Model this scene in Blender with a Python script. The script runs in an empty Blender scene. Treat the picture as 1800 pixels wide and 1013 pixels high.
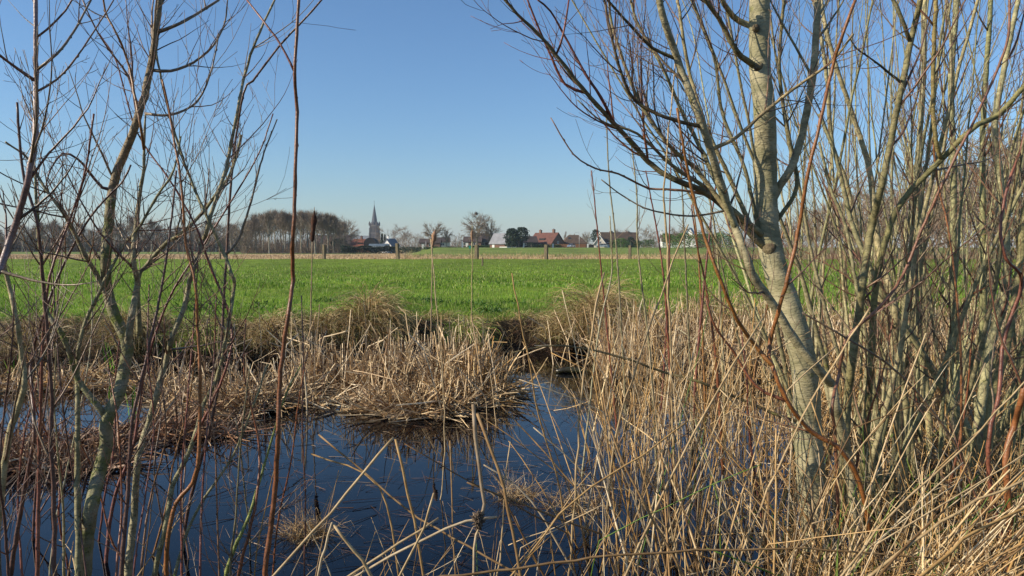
import bpy, bmesh, math, random
import numpy as np
from mathutils import Vector, Matrix
PI = math.pi
R = math.radians
S = bpy.context.scene
COL = S.collection
# ------------------------------------------------------------------ camera
F = 1300.0            # focal length in pixels of the 1800 px wide photograph
CZ = 1.5              # eye height above the water
HOR = 436.0
PITCH = math.atan((506.5 - HOR) / F)
cam = bpy.data.cameras.new('camera'); cob = bpy.data.objects.new('camera', cam); COL.objects.link(cob)
cam.sensor_width = 36; cam.lens = 36 * F / 1800; cam.clip_start = 0.05; cam.clip_end = 9000
cob.location = (0, 0, CZ); cob.rotation_euler = (PI / 2 - PITCH, 0, 0)
S.camera = cob
# ------------------------------------------------------------------ world, sun, exposure
SUN_AZ = R(-105)      # clockwise from +Y (the view direction): from the left, a little behind
SUN_EL = R(27)
W = bpy.data.worlds.new('World'); S.world = W; W.use_nodes = True
nt = W.node_tree; nt.nodes.clear()
sky = nt.nodes.new('ShaderNodeTexSky'); sky.sky_type = 'NISHITA'; sky.sun_disc = False
sky.sun_elevation = SUN_EL; sky.sun_rotation = SUN_AZ % (2 * PI)
sky.altitude = 0; sky.air_density = 1.15; sky.dust_density = 0.4; sky.ozone_density = 7.0
bg = nt.nodes.new('ShaderNodeBackground'); bg.inputs['Strength'].default_value = 0.112
wo = nt.nodes.new('ShaderNodeOutputWorld')
nt.links.new(sky.outputs[0], bg.inputs[0]); nt.links.new(bg.outputs[0], wo.inputs[0])
sl = bpy.data.lights.new('sun', 'SUN'); sl.energy = 5.0; sl.angle = R(0.5); sl.color = (1.0, 0.88, 0.70)
so = bpy.data.objects.new('sun', sl); COL.objects.link(so)
sd = Vector((math.sin(SUN_AZ) * math.cos(SUN_EL), math.cos(SUN_AZ) * math.cos(SUN_EL), math.sin(SUN_EL)))
so.rotation_euler = sd.to_track_quat('Z', 'Y').to_euler(); so.location = (-30, -10, 30)
S.view_settings.view_transform = 'Standard'; S.view_settings.look = 'None'
S.view_settings.exposure = 0.36; S.view_settings.gamma = 1.0
S.view_settings.use_curve_mapping = False
S.render.resolution_x = 1024; S.render.resolution_y = 576
S.cycles.max_bounces = 6; S.cycles.transparent_max_bounces = 8; S.cycles.volume_bounces = 0

# ------------------------------------------------------------------ helpers
def at(px, py, Y):
    """point on the ray of photo pixel (px, py) at distance Y along the view"""
    a = (px - 900) / F; b = (506.5 - py) / F
    c, s = math.cos(PITCH), math.sin(PITCH)
    y = c + b * s; z = -s + b * c
    k = Y / y
    return np.array([a * k, Y, CZ + z * k])
def gx(px, Y): return (px - 900) / F * Y
def gY(py, z=0.0): return (CZ - z) * F / (py - HOR)
def sm(a, b, v):
    t = np.clip((v - a) / (b - a), 0, 1); return t * t * (3 - 2 * t)
def wob(x, y, f=1.0, s=0.0):
    return (np.sin(x * 1.7 * f + s) * np.cos(y * 1.3 * f + 2 * s) + 0.5 * np.sin(x * 3.9 * f + y * 2.7 * f + 3 * s)
            + 0.3 * np.cos(y * 6.1 * f - x * 5.3 * f + s)) / 1.8
def bank_y(x): return 10.55 + 0.22 * wob(x, 0 * x, 1.0) - 0.75 * sm(-1.5, -4.5, x) + 0.25 * sm(0.6, 1.6, x) * sm(3, 1.8, x)
def ground(x, y):
    x = np.asarray(x, float); y = np.asarray(y, float)
    yb = bank_y(x)
    far = 0.40 + 0.03 * wob(x, y, 0.25) + 0.02 * wob(x, y, 1.2) + 0.10 * sm(52, 60, y) * sm(70, 66, y)
    u = 900 + F * x / np.maximum(y, 1)
    r = sm(715, 775, u); t = sm(95, 265, y)
    far = far + t * (r * 1.22 - (1 - r) * 0.75) + sm(300, 420, y) * (1 - r) * 0.3
    bank = sm(yb - 0.15, yb + 0.55, y)
    bed = -0.35 + 0.02 * wob(x, y, 2)
    z = bed * (1 - bank) + far * bank
    # marsh behind the willows on the right, and the near bank
    land = np.maximum(sm(3.0, 2.3, y + 0.10 * wob(x, y, 2)), sm(1.5, 2.2, x - 0.30 * (y - 3.0) + 0.2 * wob(x, y, 1.5)) * sm(7.2, 5.8, y))
    land = np.where(y < 8, land, 0)
    z = np.where(y < 8, z * (1 - land) + land * (0.10 + 0.03 * wob(x, y, 2.5)), z)
    side = sm(48, 54, np.abs(x))
    z = z * (1 - side) + side * np.where(y < 12, 0.4, z)
    z = np.where(y < -3, 0.15, z)
    return z
def hz(x, y): return float(ground(np.array([x]), np.array([y]))[0])

def newmesh(name, co, faces_idx, face_len, smooth=True, tint=None, extra=None):
    """co (N,3); faces_idx flat loop vertex indices; face_len per polygon"""
    me = bpy.data.meshes.new(name)
    co = np.ascontiguousarray(co, dtype=np.float32)
    me.vertices.add(len(co)); me.vertices.foreach_set('co', co.ravel())
    fi = np.ascontiguousarray(faces_idx, dtype=np.int32).ravel(); fl = np.asarray(face_len, dtype=np.int32)
    me.loops.add(len(fi)); me.loops.foreach_set('vertex_index', fi)
    me.polygons.add(len(fl)); st = np.zeros(len(fl), dtype=np.int32); st[1:] = np.cumsum(fl)[:-1]
    me.polygons.foreach_set('loop_start', st)
    me.polygons.foreach_set('use_smooth', np.full(len(fl), smooth))
    me.update(calc_edges=True)
    if tint is not None:
        at_ = me.color_attributes.new('tint', 'FLOAT_COLOR', 'POINT')
        t4 = np.ones((len(co), 4), np.float32); t4[:, :3] = tint
        at_.data.foreach_set('color', t4.ravel())
    return me
def link(name, me, m=None, parent=None, loc=None):
    o = bpy.data.objects.new(name, me); COL.objects.link(o)
    if m is not None and not me.materials: me.materials.append(m)
    if parent is not None: o.parent = parent
    if loc is not None: o.location = loc
    return o
def thing(name, label, cat, loc=(0, 0, 0), rz=0, group=None):
    o = bpy.data.objects.new(name, None); COL.objects.link(o)
    o.empty_display_size = 0.1
    o.location = [float(v) for v in loc]; o.rotation_euler = (0, 0, rz); o['label'] = label; o['category'] = cat
    if group: o['group'] = group
    return o
def tag(o, label=None, cat=None, group=None, kind=None):
    if label: o['label'] = label
    if cat: o['category'] = cat
    if group: o['group'] = group
    if kind: o['kind'] = kind
    return o
def copy_tree(o, parent=None):
    c = o.copy(); COL.objects.link(c)
    if parent is not None: c.parent = parent
    for ch in list(o.children): copy_tree(ch, c)
    return c
def batch(pts, rad, sides=3, aspect=1.0, rng=None, cap=True):
    """many tubes at once. pts (N,K,3) rad (N,K) -> co, loops, lens, K*S verts per tube"""
    pts = np.asarray(pts, float); N, K, _ = pts.shape
    t = np.empty_like(pts); t[:, 1:-1] = pts[:, 2:] - pts[:, :-2]; t[:, 0] = pts[:, 1] - pts[:, 0]; t[:, -1] = pts[:, -1] - pts[:, -2]
    t /= np.linalg.norm(t, axis=2, keepdims=True) + 1e-9
    rng = rng or np.random.default_rng(1)
    r = rng.normal(size=(N, 1, 3)); r[..., 2] *= 0.3
    s1 = np.cross(t, np.broadcast_to(r, t.shape)); s1 /= np.linalg.norm(s1, axis=2, keepdims=True) + 1e-9
    s2 = np.cross(t, s1)
    a = np.arange(sides) * 2 * PI / sides
    ca = np.cos(a)[None, None, :, None]; sa = np.sin(a)[None, None, :, None]
    v = pts[:, :, None, :] + rad[:, :, None, None] * (ca * s1[:, :, None, :] + aspect * sa * s2[:, :, None, :])
    co = v.reshape(-1, 3)
    i = np.arange(N)[:, None, None] * K * sides; k = np.arange(K - 1)[None, :, None] * sides; j = np.arange(sides)[None, None, :]
    j2 = (j + 1) % sides
    q = np.stack([i + k + j, i + k + j2, i + k + sides + j2, i + k + sides + j], axis=-1).reshape(-1, 4)
    loops = [q.ravel()]; lens = [np.full(len(q), 4)]
    if cap:
        top = (np.arange(N)[:, None] * K * sides + (K - 1) * sides + np.arange(sides)[None, :])
        loops.append(top.ravel()); lens.append(np.full(N, sides))
        if sides > 4:
            bot = (np.arange(N)[:, None] * K * sides + np.arange(sides)[::-1][None, :]); loops.append(bot.ravel()); lens.append(np.full(N, sides))
    return co, np.concatenate(loops), np.concatenate(lens)
class Geo:
    """collects pieces into one mesh"""
    def __init__(s): s.co = []; s.lo = []; s.le = []; s.ti = []; s.n = 0
    def add(s, co, lo, le, tint=(1, 1, 1)):
        s.co.append(co); s.lo.append(np.asarray(lo) + s.n); s.le.append(np.asarray(le))
        t = np.empty((len(co), 3)); t[:] = tint; s.ti.append(t); s.n += len(co)
    def tube(s, pts, rad, sides=6, tint=(1, 1, 1), rng=None):
        s.add(*batch(np.asarray(pts)[None], np.asarray(rad)[None], sides, 1, rng), tint)
    def box(s, x0, x1, y0, y1, z0, z1, tint=(1, 1, 1)):
        c = np.array([[x, y, z] for z in (z0, z1) for y in (y0, y1) for x in (x0, x1)], float)
        f = [0, 2, 3, 1, 4, 5, 7, 6, 0, 1, 5, 4, 2, 6, 7, 3, 0, 4, 6, 2, 1, 3, 7, 5]
        s.add(c, f, [4] * 6, tint)
    def poly(s, verts, faces, tint=(1, 1, 1)):
        s.add(np.array(verts, float), [i for f in faces for i in f], [len(f) for f in faces], tint)
    def prism(s, prof, a0, a1, axis='x', tint=(1, 1, 1)):
        """closed profile [(u,z)...] extruded between a0 and a1 on the axis"""
        n = len(prof)
        V = [((a0, u, z) if axis == 'x' else (u, a0, z)) for u, z in prof] + [((a1, u, z) if axis == 'x' else (u, a1, z)) for u, z in prof]
        Fc = [list(range(n))[::-1], list(range(n, 2 * n))] + [[i, (i + 1) % n, n + (i + 1) % n, n + i] for i in range(n)]
        s.poly(V, Fc, tint)
    def build(s, name, m, parent=None, smooth=False, loc=None):
        me = newmesh(name, np.concatenate(s.co), np.concatenate(s.lo), np.concatenate(s.le), smooth, np.concatenate(s.ti))
        return link(name, me, m, parent, loc)

# ------------------------------------------------------------------ materials
def mat(name, col, rough=0.8, col2=None, scale=5.0, stretch=None, bump=0.0, bscale=None, tint=False, trans=0.0, spec=0.3, contrast=(0.35, 0.65), metal=0, coat=0, marks=None, moss=None):
    m = bpy.data.materials.new(name); m.use_nodes = True
    n = m.node_tree.nodes; l = m.node_tree.links; b = n['Principled BSDF']
    b.inputs['Roughness'].default_value = rough; b.inputs['Specular IOR Level'].default_value = spec
    b.inputs['Metallic'].default_value = metal; b.inputs['Coat Weight'].default_value = coat
    tc = n.new('ShaderNodeTexCoord'); mp = n.new('ShaderNodeMapping'); l.new(tc.outputs['Object'], mp.inputs[0])
    if stretch: mp.inputs['Scale'].default_value = stretch
    no = n.new('ShaderNodeTexNoise'); no.inputs['Scale'].default_value = scale; no.inputs['Detail'].default_value = 5
    l.new(mp.outputs[0], no.inputs['Vector'])
    rp = n.new('ShaderNodeValToRGB'); l.new(no.outputs[0], rp.inputs[0])
    c2 = col2 or tuple(c * 0.6 for c in col)
    rp.color_ramp.elements[0].position = contrast[0]; rp.color_ramp.elements[1].position = contrast[1]
    rp.color_ramp.elements[0].color = (*c2, 1); rp.color_ramp.elements[1].color = (*col, 1)
    out = rp.outputs[0]
    if tint:
        ta = n.new('ShaderNodeVertexColor'); ta.layer_name = 'tint'
        mx = n.new('ShaderNodeMix'); mx.data_type = 'RGBA'; mx.blend_type = 'MULTIPLY'; mx.inputs[0].default_value = 1
        l.new(out, mx.inputs[6]); l.new(ta.outputs[0], mx.inputs[7]); out = mx.outputs[2]
    if moss:      # patches of lichen and algae: colour, scale, threshold
        a_ = n.new('ShaderNodeTexNoise'); a_.inputs['Scale'].default_value = moss[1]; a_.inputs['Detail'].default_value = 6; a_.inputs['Roughness'].default_value = 0.7; l.new(tc.outputs['Object'], a_.inputs['Vector'])
        q_ = n.new('ShaderNodeMapRange'); q_.inputs[1].default_value = moss[2]; q_.inputs[2].default_value = moss[2] + 0.09; l.new(a_.outputs[0], q_.inputs[0])
        x_ = n.new('ShaderNodeMix'); x_.data_type = 'RGBA'; l.new(q_.outputs[0], x_.inputs[0]); l.new(out, x_.inputs[6]); x_.inputs[7].default_value = (*moss[0], 1); out = x_.outputs[2]
    mk_ = None
    if marks:     # short dark lenticels and scars across the stem: stretch, threshold, darkness
        m2 = n.new('ShaderNodeMapping'); m2.inputs['Scale'].default_value = marks[0]; l.new(tc.outputs['Object'], m2.inputs[0])
        a_ = n.new('ShaderNodeTexNoise'); a_.inputs['Scale'].default_value = 1.0; a_.inputs['Detail'].default_value = 2; l.new(m2.outputs[0], a_.inputs['Vector'])
        mk_ = n.new('ShaderNodeMapRange'); mk_.inputs[1].default_value = marks[1]; mk_.inputs[2].default_value = marks[1] + 0.05; mk_.inputs[3].default_value = 1.0; mk_.inputs[4].default_value = marks[2]; l.new(a_.outputs[0], mk_.inputs[0])
        x_ = n.new('ShaderNodeVectorMath'); x_.operation = 'SCALE'; l.new(out, x_.inputs[0]); l.new(mk_.outputs[0], x_.inputs[3]); out = x_.outputs[0]
    l.new(out, b.inputs['Base Color'])
    if bump:
        n2 = n.new('ShaderNodeTexNoise'); n2.inputs['Scale'].default_value = bscale or scale * 3; n2.inputs['Detail'].default_value = 4
        l.new(mp.outputs[0], n2.inputs['Vector'])
        bp = n.new('ShaderNodeBump'); bp.inputs['Strength'].default_value = bump; bp.inputs['Distance'].default_value = 0.01
        l.new(n2.outputs[0], bp.inputs['Height']); l.new(bp.outputs[0], b.inputs['Normal'])
    if trans:
        tr = n.new('ShaderNodeBsdfTranslucent'); l.new(out, tr.inputs[0])
        ms = n.new('ShaderNodeMixShader'); ms.inputs[0].default_value = trans
        l.new(b.outputs[0], ms.inputs[1]); l.new(tr.outputs[0], ms.inputs[2]); l.new(ms.outputs[0], n['Material Output'].inputs[0])
    return m
M = {}
M['reed'] = mat('dry_reed', (1, 1, 1), 0.55, (0.66, 0.60, 0.52), 30, bump=0.0, tint=True, trans=0.06, spec=0.35)
M['grass'] = mat('green_grass', (1, 1, 1), 0.55, (0.75, 0.8, 0.7), 3, tint=True, trans=0.3, spec=0.3)
M['trunk'] = mat('willow_trunk_bark', (0.38, 0.335, 0.20), 0.7, (0.22, 0.205, 0.11), 7, (1, 1, 2.5), 0.6, 45, contrast=(0.36, 0.62), marks=((38, 38, 230), 0.60, 0.55), moss=((0.20, 0.20, 0.05), 9, 0.58))
M['mossy'] = mat('mossy_bark', (0.29, 0.26, 0.17), 0.85, (0.15, 0.16, 0.06), 16, (1, 1, 1.2), 0.7, 70, contrast=(0.38, 0.62), marks=((50, 50, 220), 0.60, 0.5), moss=((0.17, 0.19, 0.04), 14, 0.55))
M['bark'] = mat('olive_grey_bark', (0.39, 0.34, 0.20), 0.65, (0.19, 0.17, 0.095), 18, (1, 1, 2), 0.5, 70, tint=True, marks=((60, 60, 200), 0.60, 0.5), moss=((0.22, 0.21, 0.06), 13, 0.60))
M['shoot'] = mat('red_brown_shoot_bark', (1, 1, 1), 0.42, (0.6, 0.6, 0.55), 22, (1, 1, 1.5), 0.25, 70, tint=True, spec=0.45, marks=((90, 90, 220), 0.58, 0.6))
M['knot'] = mat('rough_branch_collar', (0.20, 0.16, 0.09), 0.9, (0.06, 0.045, 0.03), 22, (1, 1, 1), 1.0, 55, moss=((0.20, 0.20, 0.05), 20, 0.56))
M['far_bark'] = mat('distant_bark', (0.32, 0.28, 0.21), 0.9, (0.18, 0.16, 0.13), 1.5, tint=True)
M['far_twig'] = mat('distant_twigs', (0.29, 0.22, 0.155), 0.9, (0.19, 0.145, 0.11), 0.5, tint=True)
M['conifer'] = mat('conifer_needles', (0.030, 0.055, 0.030), 0.8, (0.015, 0.03, 0.018), 1.5, tint=True)
M['hedge'] = mat('hedge_leaves', (0.09, 0.16, 0.035), 0.7, (0.045, 0.08, 0.02), 1.0, tint=True)
M['post'] = mat('weathered_post', (0.20, 0.16, 0.10), 0.9, (0.10, 0.08, 0.05), 8, (3, 3, 0.5), 0.5, 30)
M['wire'] = mat('fence_wire', (0.25, 0.25, 0.25), 0.5, (0.18, 0.15, 0.12), 5, metal=0.6)
M['brick'] = mat('brown_brick', (0.22, 0.12, 0.08), 0.9, (0.15, 0.09, 0.07), 1.2)
M['tower'] = mat('shade_toned_church_brick', (0.075, 0.06, 0.06), 0.9, (0.055, 0.046, 0.046), 0.6)  # brick darkened and made less red: the tower's shade and haze in its colour
M['stone'] = mat('weathered_stone', (0.20, 0.18, 0.16), 0.9, (0.15, 0.135, 0.12), 1.5)
M['slate'] = mat('slate_roof', (0.16, 0.17, 0.19), 0.6, (0.11, 0.12, 0.135), 0.7)
M['spire'] = mat('dark_spire_slate', (0.085, 0.09, 0.105), 0.7, (0.06, 0.065, 0.08), 0.7)
M['grey_roof'] = mat('grey_roof_sheet', (0.30, 0.30, 0.31), 0.6, (0.22, 0.22, 0.23), 0.7)
M['red_roof'] = mat('red_clay_tiles', (0.16, 0.068, 0.048), 0.8, (0.11, 0.05, 0.038), 1.0)
M['orange_roof'] = mat('orange_clay_tiles', (0.22, 0.08, 0.05), 0.8, (0.16, 0.062, 0.04), 1.0)
M['dark_roof'] = mat('dark_brown_tiles', (0.085, 0.06, 0.05), 0.8, (0.055, 0.042, 0.038), 1.0)
M['thatch'] = mat('old_thatch', (0.13, 0.085, 0.055), 0.95, (0.08, 0.055, 0.04), 1.2)
M['white'] = mat('white_paint', (0.80, 0.79, 0.76), 0.6, (0.70, 0.69, 0.66), 2)
M['cream'] = mat('cream_render', (0.62, 0.56, 0.46), 0.8, (0.5, 0.45, 0.38), 2)
M['dark'] = mat('black_tarred_wood', (0.03, 0.028, 0.028), 0.8, (0.02, 0.02, 0.02), 2)
M['wood'] = mat('brown_boards', (0.30, 0.13, 0.06), 0.8, (0.2, 0.09, 0.045), 1.5)
M['glass'] = mat('window_glass', (0.04, 0.05, 0.06), 0.08, (0.03, 0.035, 0.04), 1, spec=0.6)
M['blue_panel'] = mat('solar_glass', (0.03, 0.06, 0.16), 0.15, (0.02, 0.045, 0.12), 1, spec=0.6)
M['green_glass'] = mat('greenhouse_glass', (0.15, 0.19, 0.21), 0.3, (0.10, 0.13, 0.15), 0.6, spec=0.6)
M['galv'] = mat('galvanised_steel', (0.50, 0.51, 0.52), 0.45, (0.4, 0.41, 0.42), 3, metal=0.5)
M['teal'] = mat('teal_plastic', (0.03, 0.30, 0.26), 0.5, (0.02, 0.24, 0.2), 3)
M['silver_paint'] = mat('silver_car_paint', (0.55, 0.58, 0.60), 0.3, (0.5, 0.53, 0.55), 3, metal=0.4, coat=0.5)
M['blue_paint'] = mat('blue_grey_car_paint', (0.22, 0.27, 0.36), 0.3, (0.2, 0.25, 0.33), 3, metal=0.4, coat=0.5)
M['tyre'] = mat('black_rubber', (0.02, 0.02, 0.02), 0.8)
M['rim'] = mat('alloy_rim', (0.5, 0.5, 0.5), 0.35, metal=0.8)
M['lamp_lens'] = mat('headlight_lens', (0.75, 0.75, 0.75), 0.1, spec=0.6)
M['tail'] = mat('red_tail_lens', (0.4, 0.02, 0.02), 0.2)
M['wet_wood'] = mat('wet_rotten_wood', (0.05, 0.055, 0.02), 0.35, (0.02, 0.016, 0.01), 9, (1, 1, 1), 0.6, 30, spec=0.5)
M['cattail'] = mat('brown_seed_head', (0.10, 0.045, 0.025), 0.95, (0.04, 0.02, 0.013), 30, bump=1.0, bscale=150)
M['fluff'] = mat('tan_seed_fluff', (0.42, 0.25, 0.15), 0.95, (0.24, 0.15, 0.09), 25, bump=1.0, bscale=120)
M['mud'] = mat('dried_mud_clump', (0.17, 0.125, 0.085), 0.9, (0.07, 0.05, 0.035), 60, bump=1.0, bscale=150)
M['stick'] = mat('dark_nest_sticks', (0.04, 0.03, 0.025), 0.9)

# ground material: colours from the vertex attribute (grass, stubble, mud), broken up by noise
def ground_mat():
    m = bpy.data.materials.new('ground_soil_and_turf'); m.use_nodes = True
    n = m.node_tree.nodes; l = m.node_tree.links; b = n['Principled BSDF']; b.inputs['Roughness'].default_value = 0.9
    b.inputs['Specular IOR Level'].default_value = 0.15
    ta = n.new('ShaderNodeVertexColor'); ta.layer_name = 'tint'
    tc = n.new('ShaderNodeTexCoord')
    out = ta.outputs[0]
    for sc, lo, hi, st in ((0.12, 0.75, 1.25, (1, 0.35, 1)), (1.2, 0.72, 1.28, (1, 0.5, 1)), (14, 0.55, 1.4, (1, 1, 1))):
        mp = n.new('ShaderNodeMapping'); mp.inputs['Scale'].default_value = st; l.new(tc.outputs['Object'], mp.inputs[0])
        no = n.new('ShaderNodeTexNoise'); no.inputs['Scale'].default_value = sc; no.inputs['Detail'].default_value = 6; l.new(mp.outputs[0], no.inputs['Vector'])
        mr = n.new('ShaderNodeMapRange'); mr.inputs[1].default_value = 0.3; mr.inputs[2].default_value = 0.7; mr.inputs[3].default_value = lo; mr.inputs[4].default_value = hi
        l.new(no.outputs[0], mr.inputs[0])
        mx = n.new('ShaderNodeVectorMath'); mx.operation = 'SCALE'; l.new(out, mx.inputs[0]); l.new(mr.outputs[0], mx.inputs[3]); out = mx.outputs[0]
    l.new(out, b.inputs['Base Color'])
    n2 = n.new('ShaderNodeTexNoise'); n2.inputs['Scale'].default_value = 12; n2.inputs['Detail'].default_value = 6; l.new(tc.outputs['Object'], n2.inputs['Vector'])
    bp = n.new('ShaderNodeBump'); bp.inputs['Strength'].default_value = 0.8; bp.inputs['Distance'].default_value = 0.05
    l.new(n2.outputs[0], bp.inputs['Height']); l.new(bp.outputs[0], b.inputs['Normal'])
    return m
def water_mat():
    m = bpy.data.materials.new('dark_pond_water'); m.use_nodes = True
    n = m.node_tree.nodes; l = m.node_tree.links; b = n['Principled BSDF']
    b.inputs['Base Color'].default_value = (0.0006, 0.0012, 0.003, 1); b.inputs['Roughness'].default_value = 0.02
    b.inputs['IOR'].default_value = 1.33; b.inputs['Specular IOR Level'].default_value = 0.5
    tc = n.new('ShaderNodeTexCoord')
    mp = n.new('ShaderNodeMapping'); mp.inputs['Scale'].default_value = (1, 2.2, 1); l.new(tc.outputs['Object'], mp.inputs[0])
    a = n.new('ShaderNodeTexNoise'); a.inputs['Scale'].default_value = 3.5; a.inputs['Detail'].default_value = 3; l.new(mp.outputs[0], a.inputs['Vector'])
    bp = n.new('ShaderNodeBump'); bp.inputs['Strength'].default_value = 0.025; bp.inputs['Distance'].default_value = 0.02
    l.new(a.outputs[0], bp.inputs['Height']); l.new(bp.outputs[0], b.inputs['Normal'])
    return m

# ------------------------------------------------------------------ setting
def build_ground():
    def axis(core, grow=1.09, end=3000):
        c = list(core); st = core[-1] - core[-2]
        while c[-1] < end: st *= grow; c.append(c[-1] + st)
        return c
    xp = axis(np.arange(0, 9.01, 0.12)); xs = np.array([-v for v in xp[:0:-1]] + xp)
    ys = [-3000, -900, -250, -60, -20, -8, -3.01] + list(np.arange(-3, 8.8, 0.18)) + list(np.arange(8.8, 12.2, 0.07))
    st = 0.1
    while ys[-1] < 3000: st = max(0.1, ys[-1] * 0.022); ys.append(ys[-1] + st)
    ys = np.array(ys); X, Y = np.meshgrid(xs, ys); Z = ground(X, Y)
    co = np.stack([X, Y, Z], -1).reshape(-1, 3)
    ny, nx = X.shape; i = np.arange(ny - 1)[:, None] * nx + np.arange(nx - 1)[None, :]
    q = np.stack([i, i + 1, i + nx + 1, i + nx], -1).reshape(-1, 4)
    x, y, z = co.T
    mud = np.array([0.03, 0.02, 0.012]); litter = np.array([0.055, 0.038, 0.02]); turf = np.array([0.15, 0.215, 0.018])  # litter colour darkened to paint in the shade of gaps between the reeds
    dry = np.array([0.30, 0.24, 0.10]); stub = np.array([0.47, 0.33, 0.17]); dike = np.array([0.17, 0.22, 0.04])
    c = np.empty_like(co); c[:] = turf
    def mix(c, k, w): return c * (1 - w[:, None]) + k * w[:, None]
    wv = wob(x, y, 0.12)
    c = mix(c, stub, sm(66, 69, y + 1.5 * wob(x, 0 * y, 0.15)))
    u = 900 + F * x / np.maximum(y, 1)
    c = mix(c, dike, sm(86, 96, y + 4 * wv) * sm(700, 735, u)); c = mix(c, np.array([0.17, 0.22, 0.05]), sm(150, 170, y) * sm(700, 600, u))
    yb = bank_y(x)
    c = mix(c, litter, sm(yb + 1.25, yb + 0.6, y + 0.4 * wob(x, y, 2)))
    c = mix(c, mud, sm(yb + 0.45, yb + 0.1, y))
    c = mix(c, litter, np.where(y < 7.5, sm(0.02, 0.08, z), 0) * (y < 7.5))
    me = newmesh('ground', co, q.ravel(), np.full(len(q), 4), True, c)
    o = link('ground', me, ground_mat()); o['kind'] = 'structure'
    g = Geo(); g.poly([(-56, -3.2, 0), (56, -3.2, 0), (56, 12.4, 0), (-56, 12.4, 0)], [[0, 1, 2, 3]])
    o = g.build('pond_water', water_mat()); o['kind'] = 'structure'
build_ground()

# ------------------------------------------------------------------ reeds and grass: generic strands
def strands(base, L, az, lean, curve, rng, K=6, w=0.004, taper=0.5, kink=0.0, kang=(1.2, 2.2), droop=0.0, zmin=0.012, jit=0.03):
    N = len(base); ph = np.stack([np.cos(az), np.sin(az)], -1)
    sk = np.where(rng.random(N) < kink, rng.uniform(0.3, 0.85, N), 9.0); ka = rng.uniform(*kang, N)
    p = np.empty((N, K, 3)); p[:, 0] = base
    for k in range(1, K):
        s = (k - 0.5) / (K - 1)
        a = lean + curve * s + np.where(s > sk, ka, 0) + droop * s * s + rng.normal(0, jit, N)
        st = (L / (K - 1))[:, None]
        p[:, k, :2] = p[:, k - 1, :2] + st * np.sin(a)[:, None] * ph
        p[:, k, 2] = p[:, k - 1, 2] + (st[:, 0]) * np.cos(a)
        p[:, k, 2] = np.maximum(p[:, k, 2], np.minimum(p[:, 0, 2], 0.25) * 0.5 + zmin + 0.01 * rng.random(N))
    w = np.broadcast_to(w, (N,)); s = np.linspace(0, 1, K)[None, :]
    rad = w[:, None] * (1 - (1 - taper) * s)
    return p, rad
TAN = np.array([(0.76, 0.57, 0.31), (0.66, 0.44, 0.20), (0.80, 0.66, 0.43), (0.42, 0.26, 0.11), (0.70, 0.53, 0.31), (0.22, 0.13, 0.055), (0.58, 0.35, 0.12)])
GREY = np.array([(0.30, 0.19, 0.10), (0.72, 0.57, 0.36), (0.66, 0.49, 0.28), (0.84, 0.71, 0.50), (0.50, 0.34, 0.18), (0.28, 0.17, 0.08), (0.12, 0.07, 0.035), (0.74, 0.57, 0.34)])
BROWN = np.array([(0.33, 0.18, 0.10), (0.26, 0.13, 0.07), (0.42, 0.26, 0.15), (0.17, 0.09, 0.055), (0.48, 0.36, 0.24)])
GREEN = np.array([(0.12, 0.24, 0.03), (0.20, 0.30, 0.05), (0.09, 0.19, 0.03)])
TURF = np.array([(0.20, 0.38, 0.022), (0.26, 0.45, 0.03), (0.08, 0.18, 0.012), (0.34, 0.50, 0.06), (0.48, 0.52, 0.18), (0.12, 0.26, 0.02)])
def pick(pal, N, rng, jitter=0.15):
    return pal[rng.integers(0, len(pal), N)] * (1 + rng.normal(0, jitter, (N, 1)))
def add_strands(g, p, rad, tint, sides=3, aspect=0.35, rng=None):
    K = p.shape[1]
    co, lo, le = batch(p, rad, sides, aspect, rng)
    g.add(co, lo, le, np.clip(np.repeat(tint, K * sides, axis=0), 0, 1))
def region(N, px0, px1, y0, y1, rng, z=None):
    Y = 1 / rng.uniform(1 / y1, 1 / y0, N); px = rng.uniform(px0, px1, N)
    x = (px - 900) / F * Y
    return x, Y
def stuff(g, name, label, m=None, cat=None):
    o = g.build(name, m or M['reed'], smooth=False); tag(o, label, cat, None, 'stuff'); return o

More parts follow.
